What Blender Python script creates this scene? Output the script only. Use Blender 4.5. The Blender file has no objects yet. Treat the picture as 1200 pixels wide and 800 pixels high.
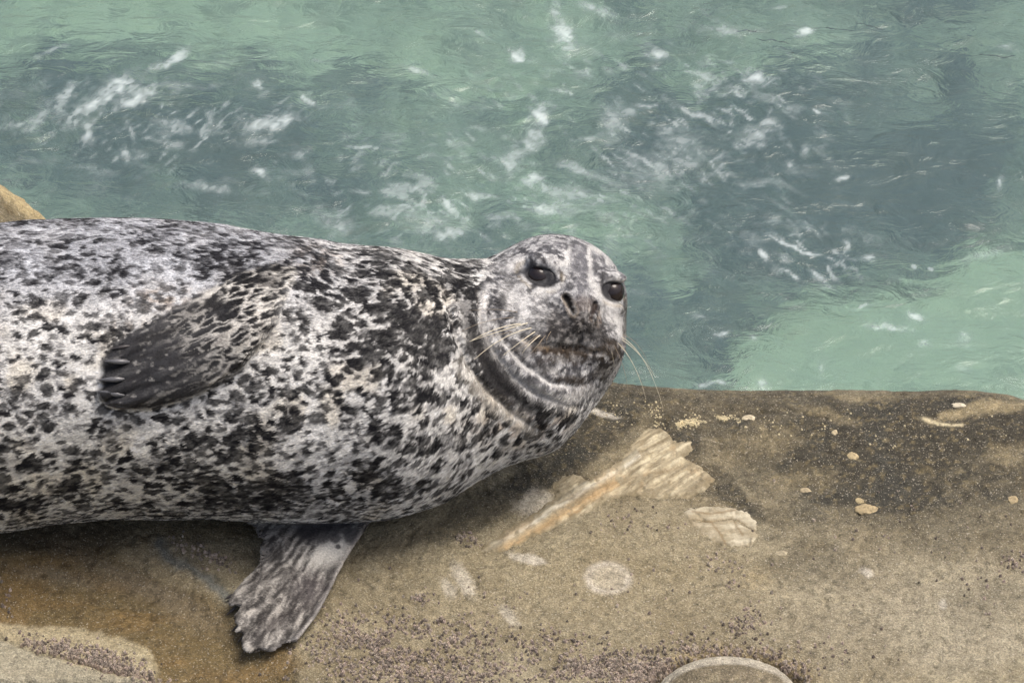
import bpy, math
import numpy as np

scene = bpy.context.scene
COL = scene.collection
rad = math.radians

# ------------------------------------------------------------------ camera
PITCH = rad(38)
SP, CP = math.sin(PITCH), math.cos(PITCH)
S = 0.0015                      # metres per unit; the modelling unit is 1.5 mm
DU = 7.0 / S                    # camera distance in units
LIFT = 195.0                    # height of the aim point over the ledge, units
RV = np.array([1, 0, 0.]); UV = np.array([0, SP, CP]); FV = np.array([0, -CP, SP])
CAMU = np.array([0, 0, LIFT]) + FV * DU
cam_data = bpy.data.cameras.new('camera')
cam = bpy.data.objects.new('camera', cam_data)
COL.objects.link(cam)
cam_data.sensor_width = 36; cam_data.lens = 140
cam_data.clip_start = 0.1; cam_data.clip_end = 500
cam.location = CAMU * S
cam.rotation_euler = (math.pi/2 - PITCH, 0, 0)
scene.camera = cam

# ------------------------------------------------------------------ light
SUN_EL, SUN_AZ = 70.0, 85.0       # high sun veiled by cloud, to the right
world = bpy.data.worlds.new("World"); scene.world = world
world.use_nodes = True
nt = world.node_tree
bg = nt.nodes['Background']
sky = nt.nodes.new('ShaderNodeTexSky')
sky.sky_type = 'NISHITA'; sky.sun_disc = False
sky.sun_elevation = rad(SUN_EL); sky.sun_rotation = rad(SUN_AZ)
sky.air_density = 1.0; sky.dust_density = 8.0; sky.ozone_density = 0.4
nt.links.new(sky.outputs[0], bg.inputs[0])
bg.inputs[1].default_value = 0.15
sun = bpy.data.lights.new('sun', 'SUN')
sun.energy = 1.5; sun.angle = rad(32); sun.color = (1.0, 0.98, 0.95)
sun_o = bpy.data.objects.new('sun', sun); COL.objects.link(sun_o)
sun_o.rotation_euler = (rad(90 - SUN_EL), 0, math.pi - rad(SUN_AZ))
scene.view_settings.view_transform = 'Standard'
scene.view_settings.look = 'None'
scene.view_settings.exposure = 0.24
scene.view_settings.gamma = 1.0
scene.render.resolution_x = 1024; scene.render.resolution_y = 682

# ------------------------------------------------------------------ maths helpers
f32 = np.float32
def pt(px, py, w=0.0):
    """photo point at distance w (units, towards the camera) -> camera aligned metric point"""
    s = (DU - w) / DU
    return np.array([(px-600)*s, (400-py)*s, w], dtype=float)
def q2w(q):                      # camera aligned -> world, both in units
    q = np.asarray(q)
    return np.stack([q[..., 0], q[..., 1]*SP - q[..., 2]*CP, q[..., 1]*CP + q[..., 2]*SP + LIFT], -1)
def w2q(P):
    P = np.asarray(P)
    z = P[..., 2] - LIFT
    return np.stack([P[..., 0], P[..., 1]*SP + z*CP, -P[..., 1]*CP + z*SP], -1)
def q2p(q):
    k = DU / (DU - q[..., 2])
    return np.stack([600 + q[..., 0]*k, 400 - q[..., 1]*k], -1)
def proj(P): return q2p(w2q(P))
def unproj(px, py, Z=0.0):
    d = np.array([(px-600)*1.0, 0, 0]) + UV*(400-py) - FV*DU
    t = (Z - CAMU[2]) / d[2]
    return CAMU + d*t
def sstep(a, b, x):
    t = np.clip((x-a)/(b-a), 0, 1); return t*t*(3-2*t)
def lin(*c):
    c = np.array(c, float)/255
    return np.where(c <= .04045, c/12.92, ((c+.055)/1.055)**2.4)
def _hash(ix, iy, iz, seed):
    h = (ix.astype(np.uint32)*np.uint32(374761393) + iy.astype(np.uint32)*np.uint32(668265263)
         + iz.astype(np.uint32)*np.uint32(2147483647) + np.uint32((seed*974711) & 0xffffffff))
    h = (h ^ (h >> np.uint32(13)))*np.uint32(1274126177)
    h = (h ^ (h >> np.uint32(16)))*np.uint32(2246822519)
    h ^= h >> np.uint32(15)
    return (h & np.uint32(0xffffff)).astype(f32)/f32(16777216)
def vnoise(p, seed=0):
    p = np.asarray(p, f32); i = np.floor(p).astype(np.int64); fr = p - i; fr = fr*fr*(3-2*fr)
    i = i & 0xffffffff
    out = 0
    for dx in (0, 1):
        wx = fr[..., 0] if dx else 1-fr[..., 0]
        for dy in (0, 1):
            wy = fr[..., 1] if dy else 1-fr[..., 1]
            for dz in (0, 1):
                wz = fr[..., 2] if dz else 1-fr[..., 2]
                out = out + wx*wy*wz*_hash(i[..., 0]+dx, i[..., 1]+dy, i[..., 2]+dz, seed)
    return out*2-1
def fbm(p, seed=0, octv=4, gain=.5):
    a, s, out, t = 1., 1., 0, 0
    for o in range(octv):
        out = out + a*vnoise(p*s + 17.3*o, seed+o); t += a; a *= gain; s *= 2.03
    return out/t*1.4
def n2(x, y, sc, seed=0, octv=4, gain=.5):
    return fbm(np.stack([x/sc, y/sc, np.full_like(x, 3.7)], -1), seed, octv, gain)
def worley(p, seed=0):
    """distances to the two nearest feature points and the nearest one's random number"""
    p = np.asarray(p, f32); i = np.floor(p).astype(np.int64)
    best = np.full(p.shape[:-1], 9., f32); sec = best.copy(); rnd = np.zeros(p.shape[:-1], f32)
    for dx in (-1, 0, 1):
        for dy in (-1, 0, 1):
            for dz in (-1, 0, 1):
                c = [(i[..., k]+(dx, dy, dz)[k]) for k in range(3)]
                m = [v & 0xffffffff for v in c]
                d = 0
                for k in range(3):
                    d = d + (c[k] + _hash(m[0], m[1], m[2], seed+31*k) - p[..., k])**2
                r = _hash(m[0], m[1], m[2], seed+977)
                u = d < best; sec = np.where(u, best, np.minimum(sec, d)); best = np.where(u, d, best); rnd = np.where(u, r, rnd)
    return np.sqrt(best), np.sqrt(sec), rnd
def segdist(x, y, pts):
    d = np.full(np.shape(x), 1e9); tt = np.zeros(np.shape(x)); n = len(pts)-1
    for k in range(n):
        (x0, y0), (x1, y1) = pts[k][:2], pts[k+1][:2]
        vx, vy = x1-x0, y1-y0
        t = np.clip(((x-x0)*vx+(y-y0)*vy)/(vx*vx+vy*vy+1e-9), 0, 1)
        e = np.hypot(x-x0-t*vx, y-y0-t*vy); u = e < d
        d = np.where(u, e, d); tt = np.where(u, (k+t)/n, tt)
    return d, tt
def polysd(x, y, pts):           # signed distance, negative inside
    d, _ = segdist(x, y, list(pts)+[pts[0]])
    ins = np.zeros(np.shape(x), bool); n = len(pts)
    for k in range(n):
        (x0, y0), (x1, y1) = pts[k], pts[(k+1) % n]
        if y0 == y1: continue
        c = ((y0 > y) != (y1 > y)) & (x < (x1-x0)*(y-y0)/(y1-y0)+x0)
        ins ^= c
    return np.where(ins, -d, d)
def ell(x, y, cx, cy, rx, ry, ang=0):      # normalised distance; angle anticlockwise as seen
    a = rad(ang); dx, dy = x-cx, -(y-cy)
    u = dx*math.cos(a)+dy*math.sin(a); v = -dx*math.sin(a)+dy*math.cos(a)
    return np.hypot(u/rx, v/ry)
def smin(a, b, k):
    h = np.clip(.5+.5*(b-a)/k, 0, 1); return b*(1-h)+a*h - k*h*(1-h)
def smax(a, b, k): return -smin(-a, -b, k)
def nrm(v): return v/np.maximum(np.linalg.norm(v, axis=-1, keepdims=True), 1e-9)
class Table:                     # smooth 1-D curve through points
    def __init__(s, pts, sig=12):
        pts = np.array(pts, float); s.x = np.arange(pts[0, 0], pts[-1, 0]+1, 2.)
        y = np.interp(s.x, pts[:, 0], pts[:, 1]); n = int(sig*3/2)
        k = np.exp(-.5*(np.arange(-n, n+1)*2/sig)**2); k /= k.sum()
        s.y = np.convolve(np.pad(y, n, 'edge'), k, 'valid')
    def __call__(s, v): return np.interp(v, s.x, s.y)

# ------------------------------------------------------------------ object helpers
def mesh(name, verts, faces, mat=None, parent=None, col=None, smooth=True, attrs=None, unit=True):
    me = bpy.data.meshes.new(name)
    v = np.asarray(verts, f32)*(S if unit else 1); fa = np.asarray(faces)
    me.vertices.add(len(v)); me.vertices.foreach_set('co', v.ravel())
    k = fa.shape[1]
    me.loops.add(fa.size); me.loops.foreach_set('vertex_index', fa.ravel().astype(np.int32))
    me.polygons.add(len(fa))
    me.polygons.foreach_set('loop_start', np.arange(0, fa.size, k, dtype=np.int32))
    me.polygons.foreach_set('loop_total', np.full(len(fa), k, np.int32))
    me.polygons.foreach_set('use_smooth', np.full(len(fa), smooth))
    me.update(calc_edges=True)
    if col is not None:
        a = me.attributes.new('tone', 'FLOAT_COLOR', 'POINT')
        c = np.ones((len(v), 4), f32); c[:, :3] = np.clip(col, 0.004, .95); a.data.foreach_set('color', c.ravel())
    for n, val in (attrs or {}).items():
        a = me.attributes.new(n, 'FLOAT', 'POINT'); a.data.foreach_set('value', np.asarray(val, f32))
    if mat: me.materials.append(mat)
    o = bpy.data.objects.new(name, me); COL.objects.link(o)
    if parent: o.parent = parent
    return o
def tag(o, label=None, cat=None, group=None, kind=None):
    if label: o['label'] = label
    if cat: o['category'] = cat
    if group: o['group'] = group
    if kind: o['kind'] = kind
    return o
def empty(name, loc):
    o = bpy.data.objects.new(name, None); o.location = np.asarray(loc, float)*S
    o.empty_display_size = .1; COL.objects.link(o); return o
def gridfaces(nx, ny):
    i = np.arange(nx*ny).reshape(ny, nx)
    return np.stack([i[:-1, :-1], i[:-1, 1:], i[1:, 1:], i[1:, :-1]], -1).reshape(-1, 4)
def tube(pts, r, n=6):
    pts = np.asarray(pts, float); m = len(pts); t = nrm(np.gradient(pts, axis=0))
    ref = np.array([.3, .5, .81]); u = nrm(np.cross(t, ref)); v = np.cross(t, u)
    r = np.broadcast_to(np.asarray(r, float), (m,))
    a = np.linspace(0, 2*math.pi, n, endpoint=False)
    V = pts[:, None] + r[:, None, None]*(np.cos(a)[None, :, None]*u[:, None]+np.sin(a)[None, :, None]*v[:, None])
    F = []
    for k in range(m-1):
        for j in range(n):
            F.append((k*n+j, k*n+(j+1) % n, (k+1)*n+(j+1) % n, (k+1)*n+j))
    return V.reshape(-1, 3), np.array(F)
class NT:                        # tiny node-tree writer
    def __init__(s, name):
        s.m = bpy.data.materials.new(name); s.m.use_nodes = True
        s.t = s.m.node_tree; s.b = s.t.nodes['Principled BSDF']; s.out = s.t.nodes['Material Output']
    def n(s, typ, ins=None, **kw):
        nd = s.t.nodes.new('ShaderNode'+typ)
        for k, v in kw.items(): setattr(nd, k, v)
        for k, v in (ins or {}).items(): s.set(nd, k, v)
        return nd
    def set(s, nd, k, v):
        if isinstance(v, bpy.types.Node): v = v.outputs[0]
        if isinstance(v, bpy.types.NodeSocket): s.t.links.new(v, nd.inputs[k])
        else: nd.inputs[k].default_value = v
    def attr(s, name): return s.n('Attribute', attribute_name=name)
    def noise(s, scale, det=4, rough=.55, vec=None, dist=0):
        nd = s.n('TexNoise', {'Scale': scale, 'Detail': det, 'Roughness': rough, 'Distortion': dist})
        if vec is not None: s.set(nd, 'Vector', vec)
        return nd
    def coord(s, sc=(1, 1, 1), rot=(0, 0, 0)):
        g = s.n('NewGeometry')
        return s.n('Mapping', {'Vector': g.outputs['Position'], 'Scale': sc, 'Rotation': rot})
    def mul(s, a, b): return s.n('Math', {0: a, 1: b}, operation='MULTIPLY')
    def add(s, a, b): return s.n('Math', {0: a, 1: b}, operation='ADD')
    def rng(s, v, a, b, c, d):
        return s.n('MapRange', {'Value': v, 'From Min': a, 'From Max': b, 'To Min': c, 'To Max': d})
    def scalecol(s, c, f):
        v = s.n('VectorMath', operation='SCALE'); s.set(v, 0, c); s.set(v, 'Scale', f); return v
    def mixc(s, f, a, b):
        m = s.n('Mix', data_type='RGBA'); s.set(m, 0, f); s.set(m, 6, a); s.set(m, 7, b); return m.outputs[2]
    def bump(s, h, strength, dist):
        return s.n('Bump', {'Height': h, 'Strength': strength, 'Distance': dist})

# ------------------------------------------------------------------ materials
def rock_mat(name, grain=1.0, rough=.85, bump=1.0):
    m = NT(name); a = m.attr('tone'); co = m.coord()
    n1 = m.noise(310, 4, .8, co); n2_ = m.noise(60, 5, .65, co)
    v = m.n('TexVoronoi', {'Vector': co, 'Scale': 260.}, feature='F1')
    f1 = m.rng(n1.outputs[0], .34, .66, 1-.5*grain, 1+.5*grain)
    f2 = m.rng(n2_.outputs[0], .3, .7, 1-.2*grain, 1+.2*grain)
    c = m.scalecol(a.outputs['Color'], m.mul(f1, f2))
    # scattered pale quartz grains
    sp = m.noise(330, 1, .5, m.coord((1, 1, 1), (1, 2, 3)))
    spm = m.rng(sp.outputs[0], .64, .70, 0, .5*grain)
    c2 = m.mixc(spm, c, (.55, .5, .4, 1))
    m.set(m.b, 'Base Color', c2)
    h = m.add(m.mul(n1.outputs[0], .45), m.add(m.mul(n2_.outputs[0], 1.6), m.mul(v.outputs['Distance'], .35)))
    b = m.bump(h, bump, .004)
    m.set(m.b, 'Normal', b)
    g = m.attr('wet')
    m.set(m.b, 'Roughness', m.rng(g.outputs['Fac'], 0, 1, rough, .38))
    m.set(m.b, 'Specular IOR Level', .35)
    return m.m
M_rock = rock_mat('sandstone')
M_vein = rock_mat('layered_stone', grain=.32, rough=.8, bump=.35)
M_barn = rock_mat('barnacle_shell', grain=.6, rough=.7, bump=.3)

def seal_mat(name, hair=False):
    m = NT(name); a = m.attr('tone')
    if not hair:
        co = m.coord((1, 1, 1)); n = m.noise(260, 4, .7, co)
        c = m.scalecol(a.outputs['Color'], m.rng(n.outputs[0], .3, .7, .72, 1.28))
        m.set(m.b, 'Base Color', c)
        m.set(m.b, 'Normal', m.bump(n.outputs[0], .35, .002))
        m.set(m.b, 'Roughness', .55)
    else:
        m.set(m.b, 'Base Color', a.outputs['Color'])
        m.set(m.b, 'Roughness', .65)
    m.set(m.b, 'Specular IOR Level', .14)
    return m.m
M_skin = seal_mat('seal_coat'); M_hair = seal_mat('seal_hair', True)
def plain(name, c, rough=.5, spec=.5, coat=0):
    m = NT(name); n = m.noise(300, 3, .6, m.coord())
    m.set(m.b, 'Base Color', m.scalecol((c[0], c[1], c[2]), m.rng(n.outputs[0], .3, .7, .8, 1.2)))
    m.set(m.b, 'Roughness', rough); m.set(m.b, 'Specular IOR Level', spec); m.set(m.b, 'Coat Weight', coat)
    return m.m
M_eye = plain('wet_eye', (.02, .015, .015), .09, .4, .0)
M_claw = plain('claw_horn', (.10, .10, .105), .3, .6)
M_clawd = plain('dark_claw_horn', (.05, .045, .045), .4, .5)
M_whisk = plain('whisker_hair', (.62, .56, .42), .4, .5)
M_whiskd = plain('dark_whisker_hair', (.25, .2, .14), .4, .5)
M_weed = plain('seaweed_blade', (.07, .052, .038), .5, .5)

# ================================================================== LEDGE
RIM = Table([(-600, 455), (0, 455), (600, 452), (680, 447), (720, 447), (760, 453), (830, 457), (900, 457.5),
             (1000, 456.5), (1060, 459), (1125, 456), (1160, 459), (1200, 467), (1300, 500), (1800, 640)], 8)
RS, RK = 42.0, 1.15
def rimdrop(d): return -(np.sqrt(d*d+RS*RS)+d)*RK
VEIN = [(563, 646), (575, 632), (600, 617), (628, 600), (652, 583), (648, 570), (660, 558), (672, 555), (690, 563),
        (705, 553), (728, 540), (744, 518), (757, 503), (772, 501), (783, 507), (792, 519), (812, 517), (812, 526),
        (800, 537), (822, 545), (836, 560), (829, 573), (806, 583), (772, 584), (738, 580), (712, 586), (700, 593),
        (676, 607), (645, 620), (610, 636), (585, 648)]
CAP = [(796, 600), (806, 593), (830, 591), (858, 592), (874, 597), (886, 610), (888, 628), (882, 641), (858, 640),
       (840, 637), (826, 626), (810, 617)]
LIP = [(-60, 728), (0, 728), (40, 727), (80, 733), (125, 742), (160, 754), (180, 768), (183, 788), (170, 812), (-60, 812)]
FORE = [(-60, 742), (0, 749), (25, 757), (60, 770), (100, 782), (145, 793), (190, 800), (240, 812), (240, 860), (-60, 860)]
BASIN = [(-60, 640), (0, 640), (50, 628), (120, 625), (170, 640), (220, 665), (250, 690), (285, 720), (330, 745), (362, 775),
         (350, 830), (-60, 830)]

yr_x = np.arange(-1400, 1401, 25.)
yr_y = np.full_like(yr_x, 170.)
def base_h(X, Y, P0=None):
    """height of the ledge in units; P0 = where the flat point falls"""
    yr = np.interp(X, yr_x, yr_y)
    d = Y - yr
    h = rimdrop(d) + 0*X
    h = np.where(d < -700, 0, h)
    if P0 is None:
        P0 = proj(np.stack([X, Y, np.zeros_like(X)], -1))
    px, py = P0[..., 0], P0[..., 1]
    inn = sstep(60, -60, d)
    h = h + inn*6*n2(X, Y, 210., 11, 3) + 2.2*n2(X, Y, 60., 12, 3)*sstep(60, -40, d)
    h = h + 1.3*n2(X, Y, 14., 13, 4, .6) - 2.2*sstep(.35, .7, n2(X, Y, 11., 14, 2)) + 2.2*n2(X, Y, 40., 15, 4)*sstep(30, -90, d)
    wx = px + 6*n2(px, py, 30., 21); wy = py + 5*n2(px, py, 25., 22)
    # shallow worn basin at the near left, with a lip and a raised slab in front of it
    sb = polysd(wx, wy, BASIN); h = h - 12*sstep(6, -40, sb)
    sl = polysd(wx, wy, LIP); h = h + 15*sstep(3, -7, sl)
    sf = polysd(wx, wy, FORE); h = h - 7*np.exp(-(sf/5)**2) + 9*sstep(2, -10, sf)
    # low swell along the right, hollow beside the vein
    h = h + 14*np.exp(-ell(px, py, 1130, 470, 150, 60, 0)**2) - 7*np.exp(-ell(px, py, 860, 560, 70, 60)**2)
    h = h + 6*np.exp(-ell(px, py, 720, 640, 120, 36, 10)**2)
    h = h - 16*np.exp(-(np.maximum(ell(px, py, 852, 812, 92, 44)-1, 0)/.12)**2)
    h = h - 5*np.exp(-(ell(px, py, 1120, 488, 52, 10, 12))**2)
    h = h - 3*np.exp(-(np.maximum(polysd(px, py, VEIN), 0)/7)**2)
    for cr in CRACKS: h = h - 3.2*np.exp(-(segdist(wx, wy, cr)[0]/2.4)**2)
    return h
CRACKS = [[(1010, 800), (1040, 770), (1090, 752), (1150, 748)], [(940, 690), (975, 700), (1010, 694)], [(30, 700), (90, 690), (160, 700), (210, 722)], [(850, 470), (880, 478), (930, 476), (965, 484)]]
def calibrate():
    global yr_y
    for it in range(5):
        dd = np.arange(-220, 60, 4.)
        X = yr_x[:, None] + 0*dd; Y = yr_y[:, None] + dd
        P = np.stack([X, Y, base_h(X, Y)], -1); pp = proj(P)
        k = pp[..., 1].argmin(1); i = np.arange(len(yr_x))
        top = pp[i, k, 1]; cx = pp[i, k, 0]
        yr_y = yr_y + np.clip((top - RIM(cx))/SP*1.02, -60, 60)
calibrate()
def ledge_point(px, py, it=7):
    """point of the ledge seen at photo position (px, py) and its height"""
    Z = np.zeros(np.shape(px)); px = np.asarray(px, float); py = np.asarray(py, float)
    d = np.stack([px-600, (400-py)*SP + CP*DU, (400-py)*CP - SP*DU], -1)
    for _ in range(it):
        t = (Z - CAMU[2])/d[..., 2]; P = CAMU + d*t[..., None]
        Z = .5*Z + .5*base_h(P[..., 0], P[..., 1])
    P[..., 2] = base_h(P[..., 0], P[..., 1]); return P

def mixto(c, m, col): return c*(1-m[:, None]) + np.asarray(col)[None]*m[:, None]
def rock_tone(P, n=None):
    q = proj(P); x, y = q[:, 0], q[:, 1]
    X, Y, Z = P[:, 0], P[:, 1], P[:, 2]
    b1 = 1.25*n2(X, Y, 130., 41, 5, .6); b2 = n2(X, Y, 45., 42, 4); b3 = n2(X, Y, 9., 43, 3, .7)
    c = np.tile(lin(130, 121, 98), (len(P), 1))
    c = mixto(c, sstep(-.1, .6, b1)*.45, lin(146, 138, 114))
    c = mixto(c, sstep(.0, .7, -b1)*.4, lin(112, 101, 76))
    c = mixto(c, sstep(.1, .5, b2)*.4, lin(112, 102, 78)); c = mixto(c, sstep(.1, .5, n2(X, Y, 26., 39, 5, .7))*.4, lin(98, 89, 68)); c = mixto(c, sstep(.15, .5, n2(X, Y, 34., 38, 5, .7))*.4, lin(152, 144, 120))
    # right middle paler grey, bottom right
    c = mixto(c, .5*np.exp(-ell(x, y, 1080, 720, 190, 70)**2), lin(148, 141, 122))
    c = mixto(c, .4*np.exp(-ell(x, y, 700, 670, 200, 60)**2), lin(142, 131, 103))
    # black-green film of the upper ledge
    w = 22*n2(x, y, 60., 44, 5, .65); wy = y + w
    dk = np.zeros(len(P))
    for (cx, cy, rx, ry, a, s) in [(900, 478, 260, 26, 0, .65), (1090, 505, 190, 55, 0, 1.), (1000, 550, 120, 60, -20, .95), (1080, 570, 170, 40, 0, .75), (960, 500, 130, 46, 0, .7), (900, 540, 60, 40, 0, .5), (1020, 600, 160, 26, 0, .5),
                                   (1150, 560, 110, 40, 0, .7), (700, 500, 80, 42, 30, .85), (735, 470, 80, 24, 0, .8), (640, 540, 80, 24, 38, .75),
                                   (790, 515, 40, 30, 40, .8), (860, 585, 40, 18, -30, .75), (830, 555, 40, 24, -30, .6), (870, 500, 60, 30, 0, .5),
                                   (1120, 620, 120, 30, 0, .4), (560, 600, 90, 20, 28, .5), (945, 655, 60, 30, 0, .35), (1160, 700, 60, 25, 10, .25)]:
        dk = np.maximum(dk, s*sstep(1.35, .55, ell(x+w*.7, wy, cx, cy, rx, ry, a) + .22*b2 + .18*b3))
    dk = dk*(.78+.3*sstep(-.5, .4, b3))
    c = mixto(c, np.clip(dk*1.2, 0, .96), lin(54, 51, 42))
    c = mixto(c, np.clip(dk*.35*sstep(0, .5, -b2), 0, 1), lin(60, 62, 58))
    c = mixto(c, sstep(.25, .6, n2(X, Y, 5., 47, 2))*dk*.4, lin(140, 126, 90))
    # pale worn places in the film
    for (cx, cy, rx, ry, a, s) in [(1140, 482, 50, 8, 14, .75), (1180, 478, 26, 6, 10, .5), (1130, 462, 14, 3, 0, .3), (900, 514, 40, 14, 0, .3), (972, 487, 30, 7, -12, .4),
                                   (940, 560, 45, 16, 0, .3), (1180, 535, 22, 14, 0, .45), (1010, 463, 40, 4, 0, .35),
                                   (888, 676, 18, 12, 0, .55), (645, 590, 24, 16, 20, .5)]:
        c = mixto(c, .8*s*sstep(1.5, .3, ell(x+.3*w, wy*.4+y*.6, cx, cy, rx, ry, a)+.5*b3+.3*b2), lin(162, 148, 114))
    c = mixto(c, .9*np.exp(-((ell(x, y, 1120, 484, 40, 14, 0)-1)/.12)**2)*sstep(486, 492, y)*(x < 1130), lin(196, 184, 150))
    # white salt ring and scuffs
    rr = ell(x+2*b3, y+2*b2, 713, 678, 25, 17.5, -4)
    c = mixto(c, .62*np.exp(-((rr-.93)/.2)**2)*(.7+.4*b3).clip(0, 1), lin(205, 198, 186))
    c = mixto(c, .5*sstep(1.05, .6, rr), lin(176, 168, 150))
    for (cx, cy, rx, ry, a, s) in [(617, 654, 22, 6, -12, .6), (545, 680, 10, 22, 30, .5), (527, 690, 8, 14, 30, .4), (597, 722, 8, 16, 35, .45),
                                   (625, 590, 26, 15, 20, .5), (705, 484, 22, 3.5, -16, .75), (1016, 670, 10, 5, -30, .5), (1105, 708, 5, 7, 0, .5), (1140, 760, 90, 24, 10, .06)]:
        c = mixto(c, s*sstep(1.25, .5, ell(x, y, cx, cy, rx, ry, a)+.4*b3+.25*b2), lin(196, 190, 176))
    # brown worn basin with rusty streaks
    wx = x + 10*n2(x, y, 30., 21); wyy = y + 7*n2(x, y, 25., 22)
    sb = polysd(wx, wyy, BASIN); bm = sstep(18, -26, sb + 6*b2)
    c = mixto(c, bm*.93, lin(98, 84, 54))
    rust = sstep(.0, .55, fbm(np.stack([x/70, y/22, 0*x], -1), 55, 4) + .5*np.exp(-ell(x, y, 60, 660, 110, 30)**2)+.4*np.exp(-ell(x, y, 330, 780, 70, 25)**2)+.3*np.exp(-ell(x, y, 20, 700, 30, 50)**2))
    c = mixto(c, bm*rust*.32, lin(124, 98, 58))
    c = mixto(c, bm*.6*np.exp(-ell(wx, wyy, 175, 690, 100, 16, -28)**2), lin(124, 114, 96))
    c = mixto(c, bm*.5*np.exp(-ell(wx, wyy, 70, 675, 60, 10, -8)**2), lin(120, 112, 96))
    c = mixto(c, .75*sstep(1.2, .5, ell(wx, wyy, 200, 668, 82, 17, -28)+.3*b2), lin(140, 129, 103))
    # darker bands under the belly
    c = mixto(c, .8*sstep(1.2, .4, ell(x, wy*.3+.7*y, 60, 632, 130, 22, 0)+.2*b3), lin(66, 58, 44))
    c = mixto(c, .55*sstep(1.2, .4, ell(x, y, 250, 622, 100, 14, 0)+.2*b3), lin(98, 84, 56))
    # blue grey seam
    ds, _ = segdist(wx, wyy, [(183, 638), (205, 655), (232, 664), (244, 684), (262, 698), (275, 700)])
    c = mixto(c, .75*np.exp(-((ds+3*b3)/7)**2), lin(104, 110, 108))
    ds, _ = segdist(x+3*b3, y, [(118, 640), (112, 655), (106, 668)])
    c = mixto(c, .7*np.exp(-(ds/3)**2), lin(70, 58, 40))
    for (cx, cy) in [(52, 675), (108, 703), (180, 724), (114, 705)]:
        c = mixto(c, .8*sstep(1.2, .6, ell(x, y, cx, cy, 5, 4)+.4*b3), lin(72, 60, 36))
    ds, _ = segdist(wx, wyy, [(60, 735), (130, 745), (170, 762), (182, 785)])
    sl = polysd(wx, wyy, LIP); c = mixto(c, .85*sstep(3, -4, sl), lin(162, 152, 124))
    sf = polysd(x+5*b3, y+3*b3, FORE); c = mixto(c, sstep(3, -3, sf), lin(148, 142, 122))
    # dark gap beside the round boulder
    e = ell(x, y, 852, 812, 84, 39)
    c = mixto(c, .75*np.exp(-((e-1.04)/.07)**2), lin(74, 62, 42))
    c = mixto(c, .3*np.exp(-((e-1.2)/.2)**2), lin(140, 120, 80))
    ev = np.maximum(polysd(x, y, VEIN), 0)
    c = mixto(c, .5*np.exp(-(ev/4)**2)*sstep(.1, -.4, b3), lin(80, 70, 52))
    c = c*(1+.22*n2(X, Y, 4.5, 62, 2))[:, None]
    pits = sstep(.45, .62, n2(X, Y, 6.5, 61, 2)); c = c*(1-.3*pits*(1-.5*dk))[:, None]
    wet = np.clip(bm*.85*sstep(-.5, .2, b1+b2) + .5*np.exp(-ell(x, y, 60, 632, 130, 26, 0)**2), 0, 1)
    return c, wet
def axis(a0, a, b, b1, fine, g=1.18):
    mid = list(np.arange(a, b+fine, fine)); st = fine; v = mid[-1]; out = []
    while v < b1: st *= g; v += st; out.append(v)
    st = fine; v = mid[0]; inn = []
    while v > a0: st *= g; v -= st; inn.append(v)
    return np.array(inn[::-1]+mid+out)
near = unproj(600, 815)[1]
ax = axis(-9000, -650, 650, 9000, 2.2); ay = axis(-9000, near, 240, 420, 2.2)
ay = ay[ay < 700]
GX, GY = np.meshgrid(ax, ay)
P = np.stack([GX.ravel(), GY.ravel(), np.zeros(GX.size)], -1); P[:, 2] = base_h(P[:, 0], P[:, 1])
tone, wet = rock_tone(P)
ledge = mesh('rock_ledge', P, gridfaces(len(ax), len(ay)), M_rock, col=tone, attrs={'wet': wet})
tag(ledge, 'tan sandstone ledge with a rounded dark stained rim above the water', kind='structure')

# stones set into the ledge: drape a fine grid over the outline and give it its own relief
def inset(name, poly, relief, colf, mat, step=1.3, parent=ledge):
    poly = np.array(poly, float)
    G = ledge_point(poly[:, 0], poly[:, 1])
    x0, x1 = G[:, 0].min()-8, G[:, 0].max()+8; y0, y1 = G[:, 1].min()-8, G[:, 1].max()+8
    gx = np.arange(x0, x1, step); gy = np.arange(y0, y1, step); A, B = np.meshgrid(gx, gy)
    A = A.ravel(); B = B.ravel(); h = base_h(A, B)
    q = proj(np.stack([A, B, h], -1)); x, y = q[:, 0], q[:, 1]
    sd = polysd(x + 3.5*n2(x, y, 9., 71), y + 3*n2(x, y, 8., 72), [tuple(p) for p in poly])
    P = np.stack([A, B, h + relief(x, y, sd)], -1)
    F = gridfaces(len(gx), len(gy)); keep = (sd[F] < 3).any(1); F = F[keep]
    used = np.unique(F); re = np.zeros(len(A), int); re[used] = np.arange(len(used))
    return mesh(name, P[used], re[F], mat, parent, col=colf(x[used], y[used], sd[used]), attrs={'wet': 0*A[used]})
def vein_rel(x, y, sd):
    d, t = segdist(x, y, [(568, 645), (640, 598), (700, 565), (770, 520)])
    lam = n2(d*3.2 + 3*n2(x, y, 18., 73), t*60, 9., 74, 3)
    crk = np.exp(-(segdist(x, y + 2*n2(x, y, 10., 75), [(655, 590), (690, 576), (740, 560), (800, 548)])[0]/2.2)**2)
    ter = n2(x, y, 26., 76, 4)*5; ter = np.floor(ter)+sstep(.3, .8, ter-np.floor(ter))
    return np.maximum(-3 + 4.6*sstep(4, -4, sd) + .6*ter*sstep(2, -6, sd) + .5*lam*sstep(3, -5, sd) - 1.5*crk, -3 + 3.7*sstep(3, -1, sd)) + .6*n2(x, y, 6., 70, 3)
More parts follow.
